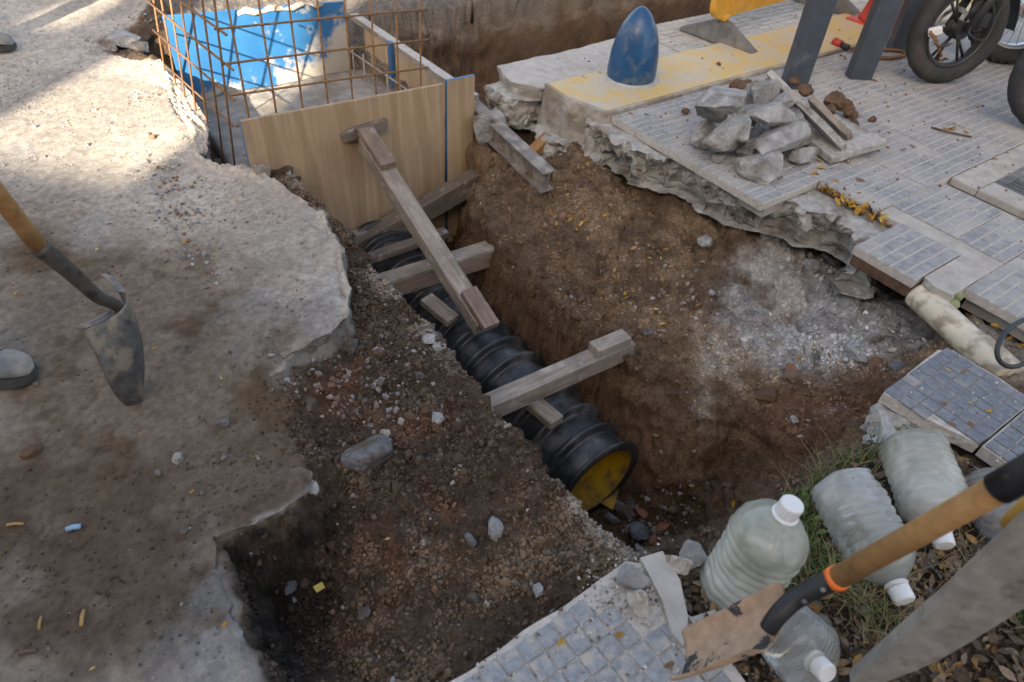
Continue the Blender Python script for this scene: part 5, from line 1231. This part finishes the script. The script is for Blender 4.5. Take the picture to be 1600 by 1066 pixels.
# pebbly patch below the asphalt corner
def patch(px_list, n, spread, zg=-.13):
    pts = np.array([uv(on_ground(x, y, 0, zg)) for x, y in px_list]); k = rsg.randint(0, len(pts), n)
    return pts[k]+rsg.normal(size=(n, 2))*spread
up = np.r_[patch([(500, 585), (520, 610), (560, 560), (600, 590), (640, 620), (560, 640), (590, 670)], 260, .08), patch([(1060, 490), (1030, 500), (1090, 470), (1010, 460), (1000, 420)], 160, .07, -.35), patch([(1330, 500), (1250, 480), (1380, 530), (1290, 420), (1330, 420)], 330, .10, -.3), patch([(985, 810), (1030, 830), (1050, 790)], 150, .05, -.85)]
n = len(up); i, j = near_idx(up[:, 0], up[:, 1]); mx = rsg.uniform(.1, .95, size=(n, 1))
p1_ += scatter(up, .004+.015*rsg.uniform(size=n)**2.5, lut(grav[:5], n)*(1-mx)+CC[i, j]*mx*1.2, protos, .1)
# clods
up = pick(1100, (.0, 2.4, .2, 2.8), loose_w); n = len(up); i, j = near_idx(up[:, 0], up[:, 1])
p1_ += scatter(up, .006+.018*rsg.uniform(size=n)**3, CC[i, j]*rsg.uniform(.7, 1.2, (n, 1)), protos, .1)
stuff(big_mesh('gravel', p1_, MAT_GRAIN), 'grey gravel and small clods strewn over the soil', 'gravel')
def street_w(u, v, i, j):
    s = sdS[i, j]; c = np.clip(.08+1.2*np.maximum(0, fbm(np.c_[u, v, u*0], 2.2, 4, 91))+1.0*np.exp(-(s/.10)**2), 0, 1)
    return np.where(s > .012, c, 0)
up = pick(9000, (-1.9, 1.0, .5, 5.2), street_w); n = len(up); i, j = near_idx(up[:, 0], up[:, 1])
pp_ = scatter(up, .002+.004*rsg.uniform(size=n)**2, CC[i, j]*rsg.uniform(.5, 1.35, (n, 1)), ico, .25)
up = pick(700, (-1.9, 1.0, .5, 5.2), street_w); n = len(up)
i, j = near_idx(up[:, 0], up[:, 1]); mx = rsg.uniform(.2, 1, size=(n, 1))
pp_ += scatter(up, .003+.012*rsg.uniform(size=n)**3.5, lut(grav[:4], n)*(1-mx)+CC[i, j]*mx*.9, protos, .3)
up = patch([(262, 300), (285, 330), (270, 345), (300, 400), (320, 345), (330, 435), (250, 270), (235, 150), (270, 110)], 320, .05, -.06); n = len(up)
pp_ += scatter(up, .004+.009*rsg.uniform(size=n)**2, lut(grav, n), protos, .25)
stuff(big_mesh('street_grit', pp_, MAT_GRAIN), 'grit and small stones scattered on the dusty street', 'grit')
# grit on pavement, kerb and near tiles
up = np.r_[np.c_[rsg.uniform(2.45, 4.6, 500), rsg.uniform(1.45, 2.4, 500)], np.c_[rsg.uniform(2.95, 4.0, 200), rsg.uniform(.2, 1.4, 200)], np.array([UZ(1200, 215, 0)])+rsg.normal(size=(420, 2))*[.22, .18]]
up = up[(up[:, 0] > 2.46) & (up[:, 1] < 2.4)]; n = len(up)
pv_ = scatter(up, .002+.008*rsg.uniform(size=n)**3, lut(grav, n), protos, .3, np.full(n, .001))
up = np.c_[rsg.uniform(2.5, 5, 160), rsg.uniform(2.45, 3.2, 160)]; n = len(up); pv_ += scatter(up, .002+.009*rsg.uniform(size=n)**3, lut(grav, n), protos, .3, np.full(n, .014))
up = np.r_[np.c_[rsg.uniform(.3, .85, 700), rsg.uniform(.1, .5, 700)], np.array([.74, .44])+rsg.normal(size=(380, 2))*[.07, .05], np.c_[rsg.uniform(1.9, 2.25, 120), rsg.uniform(0, .48, 120)]]; n = len(up)
pv_ += scatter(up, .0016+.0055*rsg.uniform(size=n)**2.5, lut([(.42, .39, .35), (.35, .33, .31), (.2, .16, .13), (.5, .48, .44)], n), protos, .2, np.full(n, -.002))
stuff(big_mesh('pavement_grit', pv_, MAT_GRAIN), 'grit and chips scattered on the paving tiles', 'grit')
def leaf_parts(pts, zs, sizes, cols, curl=.35, flat=.35):
    n = len(pts); a = rsg.uniform(0, 6.28, n); t1 = rsg.normal(size=n)*flat; t2 = rsg.normal(size=n)*flat
    prof = [(-1, .05), (-.4, .42), (.2, .46), (.7, .25), (1, .02)]
    loc = []
    for (x, w_) in prof: loc += [(x, -w_, .35*w_), (x, 0, 0), (x, w_, .35*w_)]
    loc = np.array(loc); X = np.repeat(loc[None], n, 0)
    X[..., 2] += curl*rsg.uniform(-.5, 1, (n, 1))*X[..., 0]**2
    X *= sizes[:, None, None]
    y, z = X[..., 1].copy(), X[..., 2].copy(); X[..., 1] = y*np.cos(t1)[:, None]-z*np.sin(t1)[:, None]; X[..., 2] = y*np.sin(t1)[:, None]+z*np.cos(t1)[:, None]
    x, z = X[..., 0].copy(), X[..., 2].copy(); X[..., 0] = x*np.cos(t2)[:, None]-z*np.sin(t2)[:, None]; X[..., 2] = x*np.sin(t2)[:, None]+z*np.cos(t2)[:, None]
    x, y = X[..., 0].copy(), X[..., 1].copy(); X[..., 0] = x*np.cos(a)[:, None]-y*np.sin(a)[:, None]; X[..., 1] = x*np.sin(a)[:, None]+y*np.cos(a)[:, None]
    X[..., 2] -= X[..., 2].min(1)[:, None]; X += np.c_[pts, zs+.001][:, None]
    f = np.array([(r*3+c, r*3+c+1, (r+1)*3+c+1, (r+1)*3+c) for r in range(4) for c in range(2)])
    F = (f[None]+(np.arange(n)*15)[:, None, None]).reshape(-1, 4)
    return (to_world(X).reshape(-1, 3), F, np.repeat(cols, 15, 0))
LEAFP = [(.42, .24, .035), (.36, .19, .04), (.25, .13, .05), (.46, .32, .09), (.19, .11, .06)]
def gz(p): i, j = near_idx(p[:, 0], p[:, 1]); return ground_z(p[:, 0], p[:, 1])+disp[i, j]
lp = []
a = np.array([UZ(1285, 297, -.04), UZ(1385, 352, -.04)])
t = rsg.uniform(size=(210, 1)); q = a[0]*(1-t)+a[1]*t+rsg.normal(size=(210, 2))*.022; n = len(q); lp.append(leaf_parts(q, np.full(n, -.040)+rsg.uniform(0, .022, n), rsg.uniform(.010, .026, n), lut(LEAFP, n), .5, .5))
q = patch([(900, 340), (905, 330), (920, 345), (890, 335), (900, 355), (1040, 505), (975, 455), (1270, 555), (1030, 395), (880, 310)], 85, .045, -.28); n = len(q); lp.append(leaf_parts(q, gz(q), rsg.uniform(.007, .018, n), lut(LEAFP, n), .5, .5))
q = pick(60, (1.6, 2.4, .6, 2.4), lambda u, v, i, j: np.full(len(u), .8)); n = len(q); lp.append(leaf_parts(q, gz(q), rsg.uniform(.006, .016, n), lut(LEAFP, n), .5, .5))
q = np.r_[np.c_[rsg.uniform(2.5, 5, 70), rsg.uniform(.2, 2.4, 70)], np.array([UZ(1485, 203, 0)])+rsg.normal(size=(9, 2))*[.05, .025], np.array([UZ(1300, 270, 0)])+rsg.normal(size=(14, 2))*.09]
q = q[~((q[:, 0] < 2.98) & (q[:, 1] < 1.45))]; n = len(q); lp.append(leaf_parts(q, np.zeros(n), rsg.uniform(.008, .024, n), lut(LEAFP, n), .4, .2))
q = patch([(1540, 520), (1590, 540), (1580, 560), (1500, 500)], 40, .05, -.07); n = len(q); lp.append(leaf_parts(q, gz(q), rsg.uniform(.010, .022, n), lut(LEAFP, n), .4, .3))
q = np.r_[np.c_[rsg.uniform(1.9, 2.25, 14), rsg.uniform(0, .48, 14)], np.c_[rsg.uniform(.35, .8, 5), rsg.uniform(.1, .45, 5)]]; n = len(q); lp.append(leaf_parts(q, np.full(n, .004), rsg.uniform(.006, .014, n), lut(LEAFP, n), .3, .2))
q = pick(60, (-.6, .9, .6, 3.0), lambda u, v, i, j: np.full(len(u), .8)); n = len(q); lp.append(leaf_parts(q, gz(q), rsg.uniform(.004, .012, n), lut(LEAFP, n), .4, .2))
MAT_LEAF = attr_mat('leaf', 90, .3, .3, .003, .8)
stuff(big_mesh('fallen_leaves', lp, MAT_LEAF, True), 'yellow and brown fallen leaves on bed, slope and pavement', 'leaves')
vg = [(.82, 1.88), (-.35, .56)]
MULCH = [(.115, .075, .048), (.16, .115, .08), (.085, .062, .045), (.21, .155, .11), (.135, .125, .11), (.25, .15, .06)]
def verge_w(u, v, i, j):
    return np.where((vk[i, j] > .4) & ~((u < .86) & (v < .5)) & ~((u > 1.86) & (v < .5)), 1., 0.)
q = pick(4200, (.80, 2.0, -.4, .50), verge_w); n = len(q)
stuff(big_mesh('leaf_litter', [leaf_parts(q, gz(q)+rsg.uniform(0, .012, n), rsg.uniform(.006, .022, n), lut(MULCH, n, .35), .6, .5)], MAT_LEAF, True), 'brown leaf litter covering the verge around the bottles', 'leaf litter')
# grass and weeds
def blades(root, n, hmin, hmax, spread, cols, w0=.0022, lean=.8):
    r = root[rsg.randint(0, len(root), n)]+rsg.normal(size=(n, 2))*spread; z = gz(r)
    h = rsg.uniform(hmin, hmax, n); a = rsg.uniform(0, 6.28, n); ln = rsg.uniform(.1, lean, n)*h
    V = np.zeros((n, 8, 3)); d = np.c_[np.cos(a), np.sin(a)]; s = np.c_[-np.sin(a), np.cos(a)]
    for k in range(4):
        t = k/3; c = r+d*(ln*t*t)[:, None]; w_ = w0*(1-t*.85)
        V[:, 2*k, :2] = c-s*w_; V[:, 2*k+1, :2] = c+s*w_; V[:, 2*k, 2] = V[:, 2*k+1, 2] = z+h*t*(1-.25*t)
    f = np.array([(0, 1, 3, 2), (2, 3, 5, 4), (4, 5, 7, 6)]); F = (f[None]+(np.arange(n)*8)[:, None, None]).reshape(-1, 4)
    return (to_world(V).reshape(-1, 3), F, np.repeat(cols, 8, 0))
GREEN = [(.075, .125, .03), (.10, .15, .045), (.06, .095, .03), (.14, .165, .06)]; STRAW = [(.27, .215, .11), (.33, .27, .15), (.20, .16, .09)]
def roots(l, z=-.045): return np.array([uv(PZ(x, y, z)) for x, y in l])
gp = []
rt = roots([(1255, 850), (1262, 880), (1250, 820), (1275, 900), (1262, 790), (1290, 900), (1240, 910), (1330, 955), (1310, 930), (1360, 970), (1590, 960), (1600, 985), (1290, 745), (1330, 715), (1355, 700), (1575, 700)])
gp.append(blades(rt, 900, .03, .10, .022, lut(GREEN, 900, .3), .0022)); gp.append(blades(rt, 420, .04, .13, .03, lut(STRAW, 420, .25), .0014, 1.2))
rt2 = roots([(1500, 870), (1480, 900), (1350, 990), (1300, 740), (1400, 940)]); gp.append(blades(rt2, 260, .03, .10, .04, lut(STRAW, 260, .3), .0013, 1.4))
rw = roots([(1258, 845), (1250, 870), (1268, 895), (1245, 800), (1260, 825), (1285, 915), (1248, 785)])
q = rw[rsg.randint(0, len(rw), 150)]+rsg.normal(size=(150, 2))*.022; gp.append(leaf_parts(q, gz(q)+rsg.uniform(.01, .05, 150), rsg.uniform(.008, .017, 150), lut(GREEN, 150, .3), .3, .5))
stuff(big_mesh('verge_grass', gp, MAT_LEAF, True), 'green and straw-coloured grass and weeds between the bottles', 'grass')
# twigs and litter that stand out
M_STRAW = simple('straw', (.34, .20, .075), .8, var=.25, bs=0); M_TWIG = simple('twig', (.12, .08, .055), .9, var=.3, bs=0); M_BTUBE = simple('blue_tube', (.20, .36, .52), .5, bs=0)
def sliver(nm, a, b, r, mat, lb, cat, z=.004): tag(tube(nm, [on_ground(*a, z), (on_ground(*a, z)+on_ground(*b, z))/2+Vector((0, 0, .004)), on_ground(*b, z)], r, mat, None, 8), lb, cat)
sliver('plastic_tube', (105, 829), (127, 824), .007, M_BTUBE, 'short pale blue plastic tube on the street dirt', 'tube')
sliver('straw', (128, 980), (132, 955), .0045, M_STRAW, 'upright-lying straw splinter on the street dirt', 'straw'); sliver('straw', (30, 1024), (58, 1017), .004, M_TWIG, 'brown wood splinter at the bottom left', 'straw'); sliver('straw', (12, 822), (38, 820), .0035, M_STRAW, 'pale straw splinter at the left edge', 'straw')
sliver('straw', (62, 985), (66, 965), .003, M_STRAW, 'curled thin straw left of the upright-lying one', 'straw')
tag(tube('twig', [PZ(1455, 199, .006), PZ(1480, 206, .012), PZ(1518, 214, .006)], .005, M_TWIG, None, 8), 'leafy twig lying on the ribbed pavement', 'twig')
tag(slab('paper_scrap', [UZ(491, 925, -.3), UZ(505, 917, -.3), UZ(510, 926, -.3), UZ(497, 934, -.3)], -.272, -.274, simple('paper_yellow', (.55, .45, .12), .8, bs=0), cell=.02, layers=1), 'yellow scrap lying in the crater', 'scrap')
for (a, b) in (((1100, 740), (1060, 760)), ((860, 700), (850, 720)), ((890, 770), (885, 750))): pass
for k, (x, y) in enumerate([(838, 692), (846, 712), (888, 762)]):
    c = on_ground(x, y, 0, -.13); tag(tube('root_fibre', curve_pts([c, c+Vector((.02, -.005, .02)), c+Vector((.045, .01, .012)), c+Vector((.06, .0, -.01))], 5), .0012, M_STRAW, None, 5), ['uppermost thin root curling from the trench lip', 'middle thin root curling from the trench lip', 'lowest thin root curling from the trench lip'][k], 'root', 'roots on the trench lip')
